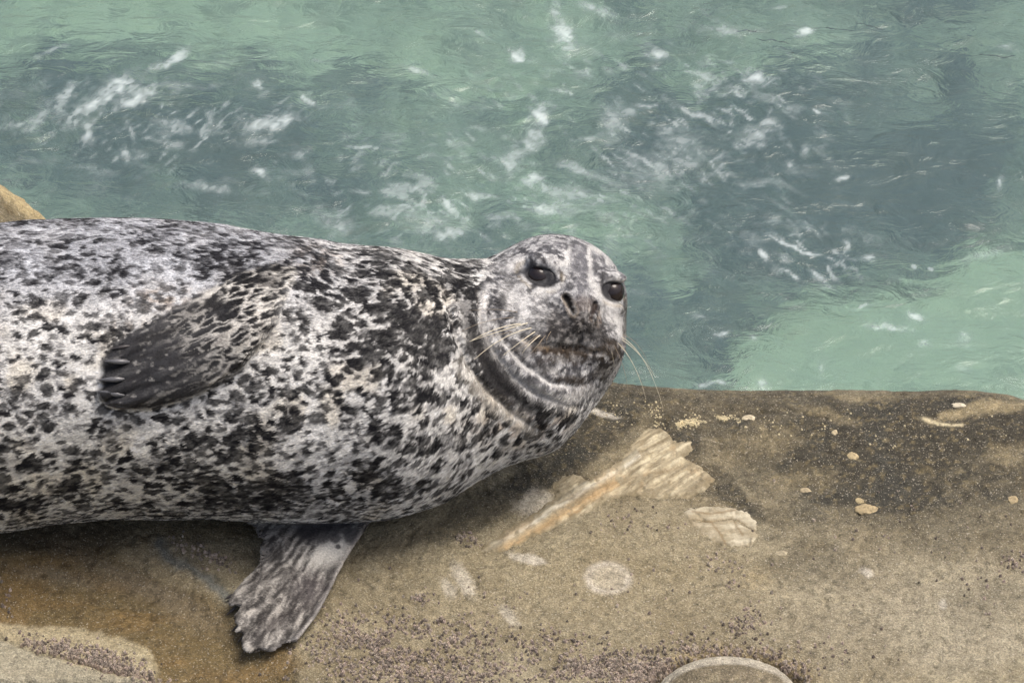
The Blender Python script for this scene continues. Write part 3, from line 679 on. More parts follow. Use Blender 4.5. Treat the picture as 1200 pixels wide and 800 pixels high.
def sdf(p, detail=True):
    """p in camera aligned units"""
    k = DU/(DU-p[:, 2]); x = 600+p[:, 0]*k; y = 400-p[:, 1]*k
    X = 600+p[:, 0]
    c = 400-TC(X); r = TR(X)
    over = np.maximum(X-430, 0); und = np.maximum(-520-X, 0)
    d = np.sqrt((p[:, 1]-c)**2 + (p[:, 2]*1.02)**2 + over**2 + und**2) - r
    far_ = X < 290
    if far_.all(): d_all = None
    else: d_all = d
    pk, dk_ = p[~far_], d[~far_]
    dk_ = smin(dk_, rcone(pk, pt(455, 432, -14), pt(596, 392, -42), 132, 93), 24)
    dk_ = smin(dk_, rcone(pk, pt(500, 452, -10), pt(603, 436, -28), 131, 99), 20)
    d[~far_] = smin(dk_, rcone(pk, pt(603, 436, -28), pt(645, 412, -40), 99, 80), 14)
    # tail and hind flippers, out of the picture
    d = smin(d, rcone(p, pt(-520, 470, 0), pt(-600, 480, -20), 44, 26), 20)
    tl = X < -450
    for s in (-1, 1):
        l = p[tl] - pt(-660, 490+s*18, -30+s*30)
        d[tl] = smin(d[tl], ellip(l, (0, 0, 0), (90, 34, 14)), 14)
    # head
    hm = X > 500
    h = hl(p[hm])
    e = ellip(h, (0, 6, -6), (85, 84, 94))
    e = smin(e, ellip(h, (0, -28, 18), (79, 60, 76)), 22)
    e = smin(e, ellip(h, (0, 8, 66), (25, 28, 38)), 20)
    for s in (-1, 1):
        e = smin(e, ellip(h, (s*32, -26, 75), (37, 30, 36)), 12)
        e = smin(e, ellip(h, (s*42, 54, 58), (20, 9, 14)), 12)          # brow
        e = smin(e, ellip(h, (s*44, 18, 60), (22, 8, 13)), 9)           # lower lid
    e = smin(e, ellip(h, (0, -4, 98), (20, 17, 16)), 12)
    e = smin(e, ellip(h, (2, -62, 60), (40, 21, 34)), 12)
    d[hm] = smin(d[hm], e, 20)
    # the near fore flipper laid back along the flank
    fx = (x > 60) & (x < 420) & (y > 270) & (y < 520) & (p[:, 2] > 60) & (np.abs(d) < 60)
    if fx.any():
        d[fx] = d[fx] - flip_h(x[fx], y[fx])
    # far fore flipper, spread on the rock
    Zr = p[:, 1]*CP + p[:, 2]*SP + LIFT
    fx = (x > 235) & (x < 460) & (y > 560) & (y < 800) & (p[:, 2] > -260) & (Zr < 90) & (p[:, 2] < 240)
    if fx.any():
        xx, yy = x[fx], y[fx]; sd = polysd(xx, yy, LFL)
        u = (425-xx)*.55 + (yy-615)*.84; v = (xx-300)*.84 + (yy-650)*.55
        fan = (xx-(430-u*.1))*.9+(yy-614)*.42
        t = 1.5 + 7.5*sstep(0, -38, sd) + 5*sstep(0, -60, sd)*sstep(740, 640, yy)
        ridge = 1.5*np.cos((fan/(1+u/220.))*2*math.pi/13)*sstep(20, 90, u)
        lead = 4*np.exp(-(segdist(xx, yy, [(430, 614), (404, 656), (382, 702), (368, 725), (347, 749)])[0]/9)**2)
        z0 = 9 + 10*sstep(700, 620, yy) + 3*np.sin(xx/17+yy/31)
        fl = smax(sd*.8, np.abs(Zr[fx]-z0)-(t+ridge+lead), 5)
        d[fx] = smin(d[fx], fl, 9)
    if detail:
        # eye openings
        dh = d[hm]; ph = p[hm]; xh = x[hm]; yh = y[hm]
        fm = h[:, 2] > 20
        for s in (-1, 1):
            o = ellip(h, (s*46, 37, 71), (15.5, 9.4 if s < 0 else 7.8, 17)); dh = np.where(fm, smax(dh, -o, 5), dh)
        # philtrum and mouth
        add = 3.0*np.exp(-(segdist(xh, yh, [(683, 378), (681, 392), (679, 404)])[0]/2.5)**2)
        add = add + 4.5*np.exp(-(segdist(xh, yh, [(611, 395), (625, 401), (640, 404), (655, 406), (675, 409), (695, 412), (709, 412)])[0]/3.2)**2)
        dh = dh + add*sstep(40, 60, h[:, 2])
        for (pl, dp, wd) in FOLDS:
            s_, t_ = segdist(xh, yh, pl)
            f = sstep(-30, -10, ph[:, 2])*dp*np.sin(np.clip(t_, .02, .98)*math.pi)**.5
            dh = dh + f*np.exp(-(s_/wd)**2) - .6*f*np.exp(-((s_-2.4*wd)/(1.5*wd))**2)
        d[hm] = dh
    return d
def surface(lo, hi, h, f):
    """surface nets over the blocks the surface passes through"""
    B = 8; n = np.ceil((np.array(hi)-lo)/(h*B)).astype(int); N = n*B+1
    vol = np.full(N, 9e3, f32)
    ci = np.stack(np.meshgrid(*[np.arange(k) for k in n], indexing='ij'), -1).reshape(-1, 3)
    cen = np.array(lo)+(ci+.5)*B*h; dc = np.concatenate([f(a) for a in np.array_split(cen, max(1, len(cen)//200000))])
    act = ci[np.abs(dc) < B*h*1.25+10]
    sgn = np.repeat(np.repeat(np.repeat(np.sign(dc).reshape(n), B, 0), B, 1), B, 2)
    vol[:-1, :-1, :-1] = sgn*9e3
    off = np.stack(np.meshgrid(*[np.arange(B+1)]*3, indexing='ij'), -1).reshape(-1, 3)
    for part in np.array_split(act, max(1, len(act)//500)):
        ids = (part[:, None]*B + off[None]).reshape(-1, 3)
        vol[ids[:, 0], ids[:, 1], ids[:, 2]] = f(np.array(lo)+ids*h)
    ins = vol < 0
    c = np.zeros(np.array(N)-1, np.int8)
    for a in (0, 1):
        for b in (0, 1):
            for e in (0, 1): c += ins[a:N[0]-1+a, b:N[1]-1+b, e:N[2]-1+e]
    cell = (c > 0) & (c < 8); cid = np.full(cell.shape, -1, np.int64); k = np.argwhere(cell); cid[cell] = np.arange(len(k))
    acc = np.zeros((len(k), 3)); cnt = np.zeros(len(k))
    co = [(a, b, e) for a in (0, 1) for b in (0, 1) for e in (0, 1)]
    for i in range(8):
        for j in range(i+1, 8):
            if sum(abs(u-v) for u, v in zip(co[i], co[j])) != 1: continue
            va = vol[tuple((k+co[i]).T)]; vb = vol[tuple((k+co[j]).T)]; m = (va < 0) != (vb < 0)
            t = np.where(m, va/np.where(m, va-vb, 1), 0)
            acc += np.where(m[:, None], np.array(co[i])+t[:, None]*(np.array(co[j])-np.array(co[i])), 0); cnt += m
    V = np.array(lo)+(k+acc/cnt[:, None])*h
    F = []
    for ax_ in range(3):
        s0 = [slice(1, -1)]*3; s0[ax_] = slice(0, -1); s1 = list(s0); s1[ax_] = slice(1, None)
        a = ins[tuple(s0)]; b = ins[tuple(s1)]; e = np.argwhere(a != b); e0 = e.copy(); e0[:, [i for i in range(3) if i != ax_]] += 1
        u, v = [(1, 2), (2, 0), (0, 1)][ax_]
        def cc(du, dv):
            w = e0.copy(); w[:, u] += du; w[:, v] += dv; return cid[tuple(w.T)]
        q = np.stack([cc(-1, -1), cc(0, -1), cc(0, 0), cc(-1, 0)], -1)
        flip = ~a[tuple(e.T)]; q[flip] = q[flip][:, ::-1]; F.append(q[(q >= 0).all(1)])
    return V, np.concatenate(F)
def project(V, f, it=3, lim=2.0):
    for _ in range(it):
        d = f(V); g = np.stack([f(V+e)-d for e in np.eye(3)*.6], -1)/.6
        g2 = np.maximum((g*g).sum(1), .15); V = V - np.clip(d/np.sqrt(g2), -lim, lim)[:, None]*g/np.sqrt(g2)[:, None]
    return V
def subdivide(V, F):
    E = np.sort(np.stack([F, np.roll(F, -1, 1)], -1).reshape(-1, 2), 1)
    key = E[:, 0]*len(V)+E[:, 1]; uk, inv = np.unique(key, return_inverse=True)
    mid = (V[uk//len(V)]+V[uk % len(V)])/2; n = len(V); em = (n+inv).reshape(-1, 4); fc = n+len(mid)+np.arange(len(F))
    V2 = np.concatenate([V, mid, V[F].mean(1)])
    F2 = np.stack([np.stack([F[:, i], em[:, i], fc, em[:, i-1]], -1) for i in range(4)], 1).reshape(-1, 4)
    return V2, F2
lo = np.array([-1380., -420., -290.]); hi = np.array([170., 160., 215.])
V, F = surface(lo, hi, 3.6, lambda p: sdf(p, False))
V = project(V, lambda p: sdf(p, False), 1)
V, F = subdivide(V, F)
V = project(V, sdf, 2)
# normals
def vnorm(V, F):
    n = np.cross(V[F[:, 2]]-V[F[:, 0]], V[F[:, 3]]-V[F[:, 1]]); N = np.zeros_like(V)
    for i in range(4):
        for k in range(3): N[:, k] += np.bincount(F[:, i], n[:, k], len(V))
    return nrm(N)
Nq = vnorm(V, F)
# soft rolls of the skin, then the nostrils
V = V + Nq*(1.6*fbm(V/70, 201, 2) + .5*fbm(V/np.array([26, 16, 16]), 203, 2) + .55*np.exp(-(np.linalg.norm(V-hw((0, -25, 90)), axis=1)/55)**2)*fbm(V/5, 205, 3))[:, None]
_px = q2p(V); V = V + hf[None]*(sstep(50, 70, hl(V)[:, 2])*(3.5*np.exp(-((segdist(_px[:, 0], _px[:, 1], [(660, 352), (664, 362), (670, 369)])[0])/3.5)**2) + 3*np.exp(-ell(_px[:, 0], _px[:, 1], 683, 358, 7, 12)**2) + 2.5*np.exp(-(segdist(_px[:, 0], _px[:, 1], [(702, 354), (700, 366), (695, 376)])[0]/3)**2)))[:, None]; _px = q2p(V); _f = sstep(50, 70, hl(V)[:, 2])
NOS1 = [(664, 349), (668, 356), (672, 366)]; NOS2 = [(698, 356), (696, 364), (692, 373)]
V = V - hf[None]*(_f*(10*np.exp(-(segdist(_px[:, 0], _px[:, 1], NOS1)[0]/(4.6-.12*np.clip(_px[:, 1]-350, 0, 20)))**4) + 6*np.exp(-(segdist(_px[:, 0], _px[:, 1], NOS2)[0]/2.8)**4)))[:, None]
Nq = vnorm(V, F)

# ---- coat pattern
BLOT = [  # hand placed large dark marks: x, y, rx, ry, angle, strength
    (345, 310, 34, 16, 10, .6), (380, 330, 36, 20, -20, .75), (420, 345, 40, 30, -15, .85), (455, 370, 36, 40, 30, .9), (490, 350, 30, 32, 0, .9), (500, 395, 34, 36, 10, .95), (520, 405, 26, 24, 0, .9),
    (440, 330, 30, 20, 0, .8), (405, 405, 32, 22, -15, .95), (425, 428, 26, 16, 0, .85), (468, 470, 20, 14, -10, .9), (505, 462, 22, 13, -5, .9), (470, 420, 30, 22, 0, .6), (372, 364, 24, 20, -40, .85), (358, 372, 14, 12, 0, .8),
    (370, 409, 9, 6, 0, .9), (385, 445, 8, 6, 0, .85), (352, 437, 8, 5, 0, .6), (395, 462, 16, 8, 0, .75), (408, 480, 14, 8, 10, .7), (432, 475, 12, 22, 0, .6), (450, 500, 34, 12, -20, .6), (545, 495, 16, 12, -50, .7), (530, 515, 24, 12, -50, .5),
    (500, 520, 30, 20, -20, .45), (570, 435, 18, 30, 30, .7), (350, 490, 20, 12, 0, .65), (330, 460, 16, 8, 0, .6), (300, 470, 22, 6, -5, .5), (310, 500, 34, 10, -12, .55), (275, 480, 26, 8, 0, .5), (220, 520, 30, 12, -5, .5), (110, 500, 22, 12, 0, .7),
    (60, 480, 22, 12, 0, .55), (340, 575, 60, 24, 5, .65), (420, 570, 50, 26, 10, .6), (270, 590, 50, 16, 0, .55), (470, 570, 40, 16, 20, .5), (400, 540, 30, 12, -10, .4), (550, 330, 24, 26, 0, .75), (575, 330, 16, 20, 0, .55), (545, 365, 14, 26, 10, .7),
    (560, 395, 12, 22, 20, .7), (130, 520, 14, 9, 0, .7), (100, 540, 16, 10, 0, .7), (190, 545, 22, 8, -4, .6), (250, 560, 26, 9, 0, .6), (20, 520, 22, 8, 20, .6), (50, 545, 24, 8, 10, .6), (80, 570, 30, 8, 0, .7), (30, 590, 40, 8, 8, .8), (150, 590, 40, 7, 3, .7),
    (160, 390, 8, 4, 0, .7), (150, 373, 9, 5, 0, .6), (122, 392, 10, 5, -4, .9), (126, 375, 9, 5, 0, .7), (120, 365, 7, 4, 0, .5), (125, 404, 6, 3, 0, .4), (280, 312, 34, 9, -8, .6), (165, 316, 26, 7, -5, .5), (60, 320, 30, 8, 0, .4), (240, 300, 30, 6, -6, .4)]
PALE = [(60, 430, 60, 60, 0, .5), (20, 400, 40, 40, 0, .4), (110, 420, 30, 70, 30, .75), (170, 355, 40, 16, 25, .55), (200, 335, 26, 10, 30, .5), (340, 545, 50, 14, -8, .7), (375, 500, 40, 26, 0, .75), (350, 420, 40, 26, 0, .75), (330, 400, 20, 12, 0, .5), (545, 470, 24, 40, 30, .6),
        (410, 465, 16, 30, 0, .3), (385, 390, 20, 10, 0, .5), (490, 490, 20, 14, 0, .5), (540, 440, 16, 16, 0, .4), (240, 500, 40, 14, 0, .5), (220, 530, 60, 20, 0, .5), (300, 545, 34, 9, 0, .6), (90, 530, 80, 30, 0, .5), (190, 585, 60, 16, 0, .35), (590, 545, 40, 16, 30, .3),
        (250, 285, 60, 8, -4, .4), (70, 350, 30, 14, 0, .4), (30, 345, 20, 10, 0, .4), (100, 300, 50, 10, 0, .25), (440, 350, 10, 8, 0, .3), (400, 310, 20, 6, 0, .4), (610, 530, 26, 14, 30, .3), (480, 545, 30, 12, 20, .45), (440, 390, 12, 8, 0, .4)]
def coat(q):
    px = q2p(q); x, y = px[:, 0], px[:, 1]
    front = sstep(-60, 40, q[:, 2])
    # streaky local frame: markings run along the body, more slanted low on the belly
    wv = np.stack([fbm(q/24, 301, 3), fbm(q/24, 311, 3), fbm(q/24, 321, 3)], -1)
    sl = .18
    Q = np.stack([q[:, 0]-sl*q[:, 1], q[:, 1]+.15*q[:, 0], q[:, 2]], -1)
    hair_ = .20*fbm(np.stack([q[:, 0]*.85+q[:, 1]*.4, q[:, 1]-.4*q[:, 0], q[:, 2]], -1)/np.array([7., 2.2, 2.2]), 367, 2) + .16*fbm(q/4.5, 368, 2)
    def spots(frame, size, stretch, seed, warp, dens, soft, sel):
        """dark cells parted by a pale net; where dens is low they shrink to separate marks"""
        q_ = frame + warp*wv[sel]
        w, w2, r = worley(q_/np.array([size*stretch, size, size]), seed)
        v = .8*(w2-w) - .62*w + .85*(dens-.8) + .44*(r-.5) + .02 + hair_[sel]
        return sstep(-soft, soft, v)*(.74+.26*_hash((r*1e6).astype(np.int64), (r*1e3).astype(np.int64), (r*0).astype(np.int64), seed))
    chz_ = sstep(360, 460, x)*front
    belly = sstep(470, 560, y)*sstep(380, 250, x); back = sstep(400, 310, y)*sstep(520, 250, x)
    dens = .81 + .12*belly + .20*fbm(q/52, 331, 3)
    bl = np.zeros(len(q)); pl = np.zeros(len(q)); jx = x + 14*fbm(q/16, 341, 4); jy = y + 10*fbm(q/11, 342, 4)
    for (cx, cy, rx, ry, a, s) in BLOT: bl = np.maximum(bl, s*sstep(1.4, .4, ell(jx, jy, cx, cy, rx, ry, a)))
    for (cx, cy, rx, ry, a, s) in PALE: pl = np.maximum(pl, s*np.exp(-ell(jx, jy, cx, cy, rx, ry, a)**2))
    bl *= front; pl *= front
    dens = dens - .26*pl + .40*bl + .05*chz_
    fine = fbm(q/np.array([7, 3.6, 3.6]), 361, 3, .7)
    dens = dens + .10*fine
    ca_, sa_ = math.cos(rad(52)), math.sin(rad(52))
    Qc = np.stack([q[:, 0]*ca_+q[:, 1]*sa_, -q[:, 0]*sa_+q[:, 1]*ca_, q[:, 2]], -1)   # chest marks slant down the ribs
    chz = sstep(414, 434, x + .35*(y-430) + 30*fbm(q/40, 337, 2))*front
    def both(size, seed, warp, dens, soft):
        out = np.zeros(len(q)); ia = chz < .99; ib = chz > .01
        out[ia] = spots(Q[ia], size, 1.55, seed, warp, dens[ia], soft, ia)*(1-chz[ia]); out[ib] += spots(Qc[ib], size*1.12, 1.35, seed+3, warp*1.2, dens[ib], soft, ib)*chz[ib]
        return out
    s1 = both(13., 351, 8, dens+.10, .09); s2 = both(7.5, 353, 5, dens-.08, .1); s3 = both(24, 355, 16, dens-.10+.16*bl, .12)
    sh_ = sstep(.25, .75, bl)*sstep(330, 380, x)
    sb = np.minimum(1, 1.25*both(22., 357, 12, dens*(1-.22*sh_)+.18, .08))
    sh_ = sstep(.3, .7, sh_+.3*hair_); s1 = s1*(1-sh_)+sb*sh_; s2 = s2*(1-.7*sh_); s3 = s3*(1-.8*sh_)
    dark = 1-(1-s1*.95)*(1-s2*.6)*(1-s3*(.34+.2*bl))
    # the back: smoother grey veil with pale rings
    veil = sstep(-.35, .35, fbm(q/np.array([46, 26, 26]), 371, 3) + .25*fine)*(.85-.6*pl)
    mot = sstep(-.1, .35, fbm(q/np.array([13, 6, 6]), 372, 3, .6))
    dark = dark*(1-.35*back) + back*(.40*veil + .34*mot*(1-pl))
    fill = sstep(-.08, .16, .6*hair_ + fbm(q/np.array([20, 12, 12]), 383, 3) + .55*bl - .42)
    dark = np.maximum(dark, sstep(.7, .98, bl)*fill*.97)
    base = lin(215, 214, 210)[None] + 0*q
    base = base*(1 - .16*sstep(-.2, .8, fbm(q/34, 391, 3)))[:, None]
    base = mixto(base, belly*.35, lin(206, 196, 170))
    base = mixto(base, sstep(.15, .6, fbm(q/40, 395, 2))*.3*front, lin(206, 192, 162))
    base = mixto(base, back*.75, lin(176, 180, 188))
    for (cx, cy, rx, ry, s) in [(190, 350, 36, 12, .5), (600, 500, 50, 20, .35), (590, 460, 20, 30, .3), (370, 305, 30, 16, .4), (150, 385, 30, 10, .3), (650, 495, 20, 12, .35)]:
        base = mixto(base, front*s*np.exp(-ell(x, y, cx, cy, rx, ry)**2)*sstep(-.3, .4, fbm(q/9, 397, 2)), lin(178, 146, 104))
    dkc = lin(20, 20, 23)[None]*(1+.4*fine[:, None])*(1+1.0*back[:, None])
    grey = lin(86, 87, 93)[None]
    # dark amount passes through grey before it reaches near black
    a = np.clip(dark*(.98+.30*fine), 0, 1)
    c = base*(1-a[:, None])**1.3 + (1-(1-a[:, None])**1.3)*(grey*(1-sstep(.3, .68, a))[:, None] + dkc*sstep(.3, .68, a)[:, None])
    c = c*(1+.20*fine[:, None])*(1+.16*fbm(np.stack([q[:, 0]*.8+q[:, 1]*.3, q[:, 1]-.3*q[:, 0], q[:, 2]], -1)/np.array([6., 2.2, 2.2]), 365, 2)[:, None])
    # ---- fore flipper: dark, scuffed pale lines running to the digits
    sd = polysd(x, y, FLIP); fm = sstep(2, -6, sd)*sstep(372, 325, x+.3*(y-330)+8*fbm(q/10, 408, 2))*(q[:, 2] > 40)
    u = (x-118)*.90 + (446-y)*.44; v = (x-118)*.40 + (y-446)*.90
    st = fbm(np.stack([u/26, v/5.5, 0*u], -1)+.15*wv, 401, 4, .6)
    up = sstep(70, 200, u + 25*fbm(q/20, 405, 2))
    fc = np.tile(lin(50, 50, 52), (len(q), 1))*(1-.6*up[:, None]); fc = mixto(fc, sstep(.05, .6, st)*.5*(1-up), lin(100, 99, 98)); fc = mixto(fc, sstep(.35, .6, fbm(np.stack([u/9, v/4, 0*u], -1), 409, 3))*.6, lin(150, 148, 144))
    fc = mixto(fc, sstep(.0, .5, -st)*.6, lin(30, 29, 29))
    w1_ = np.ones(len(q)); w2_ = w1_*1.5; wr_ = 0*w1_; fi = fm > 0
    w1_[fi], w2_[fi], wr_[fi] = worley((np.stack([u/27, v/6.8, 0*u+.5], -1)+.55*wv)[fi], 404)
    rg = w2_-w1_ + .10*hair_
    fc = mixto(fc, sstep(.13+.07*up, .02, rg)*up*.92*sstep(-.75, -.1, fbm(q/18, 406, 2)), lin(206, 203, 196))
    fc = mixto(fc, sstep(.8, .9, wr_)*sstep(.3, .8, up)*.7, lin(196, 192, 184))
    fan = v/(1+np.maximum(u, 0)/240)
    fc = fc*(1-.45*sstep(.2, .9, np.cos((fan+8.2)/16.5*2*math.pi))*sstep(60, 0, u))[:, None]
    fc = mixto(fc, .7*np.exp(-(segdist(x, y, [(287, 430), (282, 438), (275, 446)])[0]/3)**2), lin(200, 194, 180))
    c = c*(1-fm[:, None]) + fc*fm[:, None]
    gap = np.exp(-((sd-2)/3.)**2)*sstep(395, 440, y+.5*(x-130))*(q[:, 2] > 40)*sstep(330, 290, x)
    # ---- far flipper: grey brown streaks
    Zr = q[:, 1]*CP+q[:, 2]*SP+LIFT
    lm = ((y > 612) & (x > 240) & (x < 450) & (Zr < 60)) * 1.0
    u2 = (425-x)*.55 + (y-615)*.84; v2 = (x-300)*.84 + (y-650)*.55; k2 = (x-430)*.9+(y-614)*.42
    st = fbm(np.stack([u2/20, k2/(1+u2/200)/3.4, 0*u2], -1)+.5*wv, 411, 5, .75)
    lc = np.tile(lin(106, 103, 99), (len(q), 1)); lc = mixto(lc, sstep(0, .5, st)*.75, lin(180, 176, 168)); lc = mixto(lc, sstep(-.05, .3, -st)*.85, lin(46, 44, 43))
    wp = sstep(.2, .9, np.exp(-ell(x+6*st, y+6*st, 388, 640, 40, 22, 40)**2) + .25*st)*.9; lc = mixto(lc, wp, lin(206, 203, 194))
    for (cx, cy, r_) in [(393, 630, 6), (396, 640, 3), (414, 628, 10), (400, 615, 12), (370, 617, 20)]:
        lc = mixto(lc, .85*sstep(1.3, .7, ell(x+2*st, y+2*st, cx, cy, r_*1.2, r_)), lin(66, 64, 66))
    lc = mixto(lc, .6*np.exp(-ell(x, y, 322, 728, 22, 10, 30)**2), lin(48, 42, 42)); lc = mixto(lc, .45*np.exp(-ell(x, y, 365, 690, 24, 22, 30)**2), lin(80, 74, 76))
    lc = mixto(lc, .5*np.exp(-(segdist(x, y, [(424, 625), (402, 662), (382, 702), (368, 725), (347, 749), (318, 763)])[0]/3)**2), lin(180, 176, 172))
    c = c*(1-lm[:, None]) + lc*lm[:, None]
    # ---- head and neck
    hd = sstep(1.18, .92, ell(x, y, 655, 368, 88, 98, 0))*(q[:, 2] > -90)
    h = hl(q)
    hn = fbm(q/6.5, 421, 3, .6); hb = fbm(q/15, 422, 3)
    hc = np.tile(lin(122, 122, 125), (len(q), 1))
    hf_ = fbm(q/3.4, 424, 2); hr_ = 1-np.abs(fbm(q/9 + .35*wv, 423, 3, .6))
    hc = mixto(hc, sstep(.0, .35, hn+.35*hb+.3*hf_)*.8, lin(184, 184, 183)); hc = mixto(hc, sstep(.82, .98, hr_+.1*hf_)*.75, lin(208, 207, 205))
    hc = mixto(hc, sstep(-.02, .32, -hn-.2*hb-.3*hf_)*.85, lin(56, 56, 59)); hc = hc*(1+.3*hf_[:, None])
    for (cx, cy, rx, ry, a, s) in [(682, 310, 12, 34, -6, .7), (655, 288, 34, 10, 0, .35), (700, 300, 18, 8, -30, .3), (684, 345, 14, 12, 0, .5)]:
        hc = mixto(hc, s*np.exp(-ell(x+3*hn, y+3*hn, cx, cy, rx, ry, a)**2), lin(120, 120, 124))
    for (cx, cy, rx, ry, a, s) in [(665, 300, 4, 12, -12, .9), (659, 308, 12, 5, 25, .7), (690, 300, 3, 15, 4, .75), (693, 325, 4, 16, 12, .5), (702, 341, 4, 10, 30, .7), (698, 292, 12, 4, -30, .7), (625, 350, 26, 10, 20, .35), (601, 345, 16, 20, 20, .55), (640, 340, 20, 5, 15, .7),
                                   (600, 310, 18, 10, 20, .5), (716, 368, 12, 18, 10, .5), (724, 380, 5, 20, 5, .8), (630, 375, 22, 14, 10, .5), (709, 350, 14, 6, -20, .6), (620, 395, 14, 8, 0, .35), (610, 375, 10, 14, 0, .4)]:
        hc = mixto(hc, s*sstep(1.4, .4, ell(x+4*hn, y+4*hn, cx, cy, rx, ry, a)), lin(214, 213, 210))
    # dark muzzle, chin, around the eyes
    hc = mixto(hc, .62*sstep(1.3, .5, ell(x+5*hb, y+5*hn, 674, 380, 42, 30, -8))*(.55+.45*sstep(-.3, .3, -hn-.5*hf_)), lin(58, 57, 57)); hc = mixto(hc, .4*sstep(1.2, .7, ell(x, y, 612, 384, 20, 18, 0))*sstep(-.1, .2, hn), lin(205, 204, 200))
    for (cx, cy, rx, ry, a, s, col_) in [(670, 399, 46, 8, -2, .75, (70, 68, 66)), (650, 384, 16, 14, 0, .6, (72, 70, 70)), (672, 384, 34, 15, -4, .9, (56, 54, 54)), (695, 387, 18, 14, 0, .8, (60, 58, 57)), (655, 374, 11, 12, 0, .65, (66, 64, 64)), (636, 394, 20, 6, 5, .5, (74, 72, 72)), (684, 357, 14, 11, -5, .6, (108, 98, 92)), (682, 374, 10, 9, 0, .7, (66, 62, 60)), (605, 322, 9, 5, 30, .6, (60, 60, 62)), (598, 335, 5, 8, 0, .6, (58, 58, 60)), (628, 366, 4, 3, 0, .6, (70, 70, 72)), (636, 377, 4, 3, 0, .6, (70, 70, 72)), (624, 388, 4, 3, 0, .6, (70, 70, 72)), (642, 352, 6, 3, 20, .5, (80, 80, 82)), (720, 385, 3, 4, 0, .5, (70, 70, 72)),
                                         (664, 410, 52, 7, -2, .9, (60, 50, 40)), (668, 420, 38, 6, 0, .6, (74, 66, 58)), (715, 410, 12, 14, 20, .75, (74, 64, 52)), (671, 446, 22, 7, -4, .75, (70, 62, 54)), (610, 412, 16, 9, -40, .5, (104, 102, 100)), (640, 432, 22, 6, -15, .55, (96, 94, 92)), (704, 436, 12, 9, 0, .65, (72, 66, 60)),
                                         (606, 365, 4, 12, 0, .55, (70, 70, 72)), (588, 352, 7, 11, 10, .7, (54, 53, 54)), (734, 370, 4, 30, 0, .7, (64, 62, 54)), (598, 385, 5, 9, 0, .5, (70, 70, 70)), (611, 320, 6, 6, 0, .5, (60, 60, 62)), (590, 315, 5, 7, 0, .4, (80, 80, 82)), (640, 368, 6, 5, 0, .4, (80, 80, 82)), (622, 378, 5, 4, 0, .4, (80, 80, 82))]:  # narrow dark strip at the head's right edge is shade put into the colour
        hc = mixto(hc, s*sstep(1.35, .45, ell(x+4*hb, y+3*hn, cx, cy, rx, ry, a)+.25*hn), lin(*col_))
    hc = mixto(hc, .35*np.exp(-((segdist(x+2*hn, y, [(615, 400), (640, 409), (679, 412), (708, 410)])[0])/4)**2)*sstep(.0, .3, hn), lin(168, 140, 100))
    hc = mixto(hc, .55*sstep(1.3, .5, ell(x, y, 697, 368, 8, 18, 12)+.5*hn)*sstep(-.1, .3, hn), lin(150, 124, 96))
    hc = hc*.86
    ml_ = segdist(x, y, [(611, 395), (625, 401), (640, 404), (655, 406), (675, 409), (695, 412), (709, 412)])[0]; hc = mixto(hc, .85*np.exp(-(ml_/2.2)**2), lin(24, 20, 18))
    mz = np.exp(-ell(x, y, 674, 384, 46, 30, -6)**2)
    hc = mixto(hc, mz*.6*sstep(.15, .6, hf_+.5*hn), lin(150, 146, 142)); hc = hc*(1-.35*mz*sstep(.1, .5, -hf_))[:, None]
    for k_ in range(5):
        for j_ in range(5-k_ % 2):
            for (ox, oy, sx) in ((640, 377, -1), (702, 381, 1)):
                fx_ = ox + sx*(-10+7.2*j_+2*(k_ % 2)); fy_ = oy + 4.6*k_ - .7*j_*(sx < 0)
                hc = mixto(hc, .75*np.exp(-(np.hypot(x-fx_, y-fy_)/1.5)**2), lin(34, 32, 32))
    for sgn_ in (-1, 1):
        er = np.sqrt(((h[:, 0]-sgn_*45.5)/17)**2+((h[:, 1]-37)/11.2)**2); hc = mixto(hc, .93*sstep(1.25, .95, er)*(h[:, 2] > 20), lin(40, 40, 43))
        hc = mixto(hc, .35*np.exp(-((er-1.45)/.18)**2)*(h[:, 2] > 20)*sstep(-.2, .4, hb), lin(170, 156, 128))
    n1 = segdist(x, y, NOS1)[0]; n2_ = segdist(x, y, NOS2)[0]
    hc = mixto(hc, .6*np.exp(-((n1-5)/1.6)**2), lin(150, 140, 126)); tp = 4.9-.12*np.clip(y-350, 0, 20); hc = mixto(hc, .98*sstep(tp, tp-1.8, n1), lin(14, 11, 11)); hc = mixto(hc, .8*sstep(3.0, 1.2, n2_+1.5*hn), lin(40, 30, 26))
    c = c*(1-hd[:, None]) + hc*hd[:, None]
    nk = (q[:, 2] > -60)
    def band(pl, wd, s, col_, nzs=1.):
        d_, t_ = segdist(x+3*hb, y+3*hn, pl)
        return s*nk*sstep(1.3, .4, d_/wd + .3*nzs*hn)*np.sin(np.clip(t_, .03, .97)*math.pi)**.35, lin(*col_)
    for b_ in [([(545, 330), (548, 375), (560, 410), (585, 448), (615, 472), (635, 484)], 10, .9, (40, 39, 40)), ([(560, 390), (573, 425), (600, 458), (625, 478)], 11, .85, (36, 35, 36)), ([(588, 350), (584, 372), (590, 398), (608, 420), (635, 440)], 5, .75, (60, 60, 62)),
               ([(570, 395), (588, 428), (625, 458), (655, 470)], 4, .7, (52, 52, 54)), ([(565, 345), (566, 368), (571, 390), (583, 415), (606, 442), (640, 464), (670, 468)], 5, .65, (204, 203, 200)),
               ([(577, 370), (585, 392), (600, 415), (622, 434), (650, 452), (680, 452)], 3.6, .6, (208, 207, 204)), ([(540, 425), (562, 458), (592, 484), (625, 503)], 9, .55, (190, 184, 172)), ([(648, 470), (672, 466), (690, 455)], 8, .6, (196, 194, 190)), ([(566, 345), (566, 368)], 5, .9, (214, 212, 208))]:
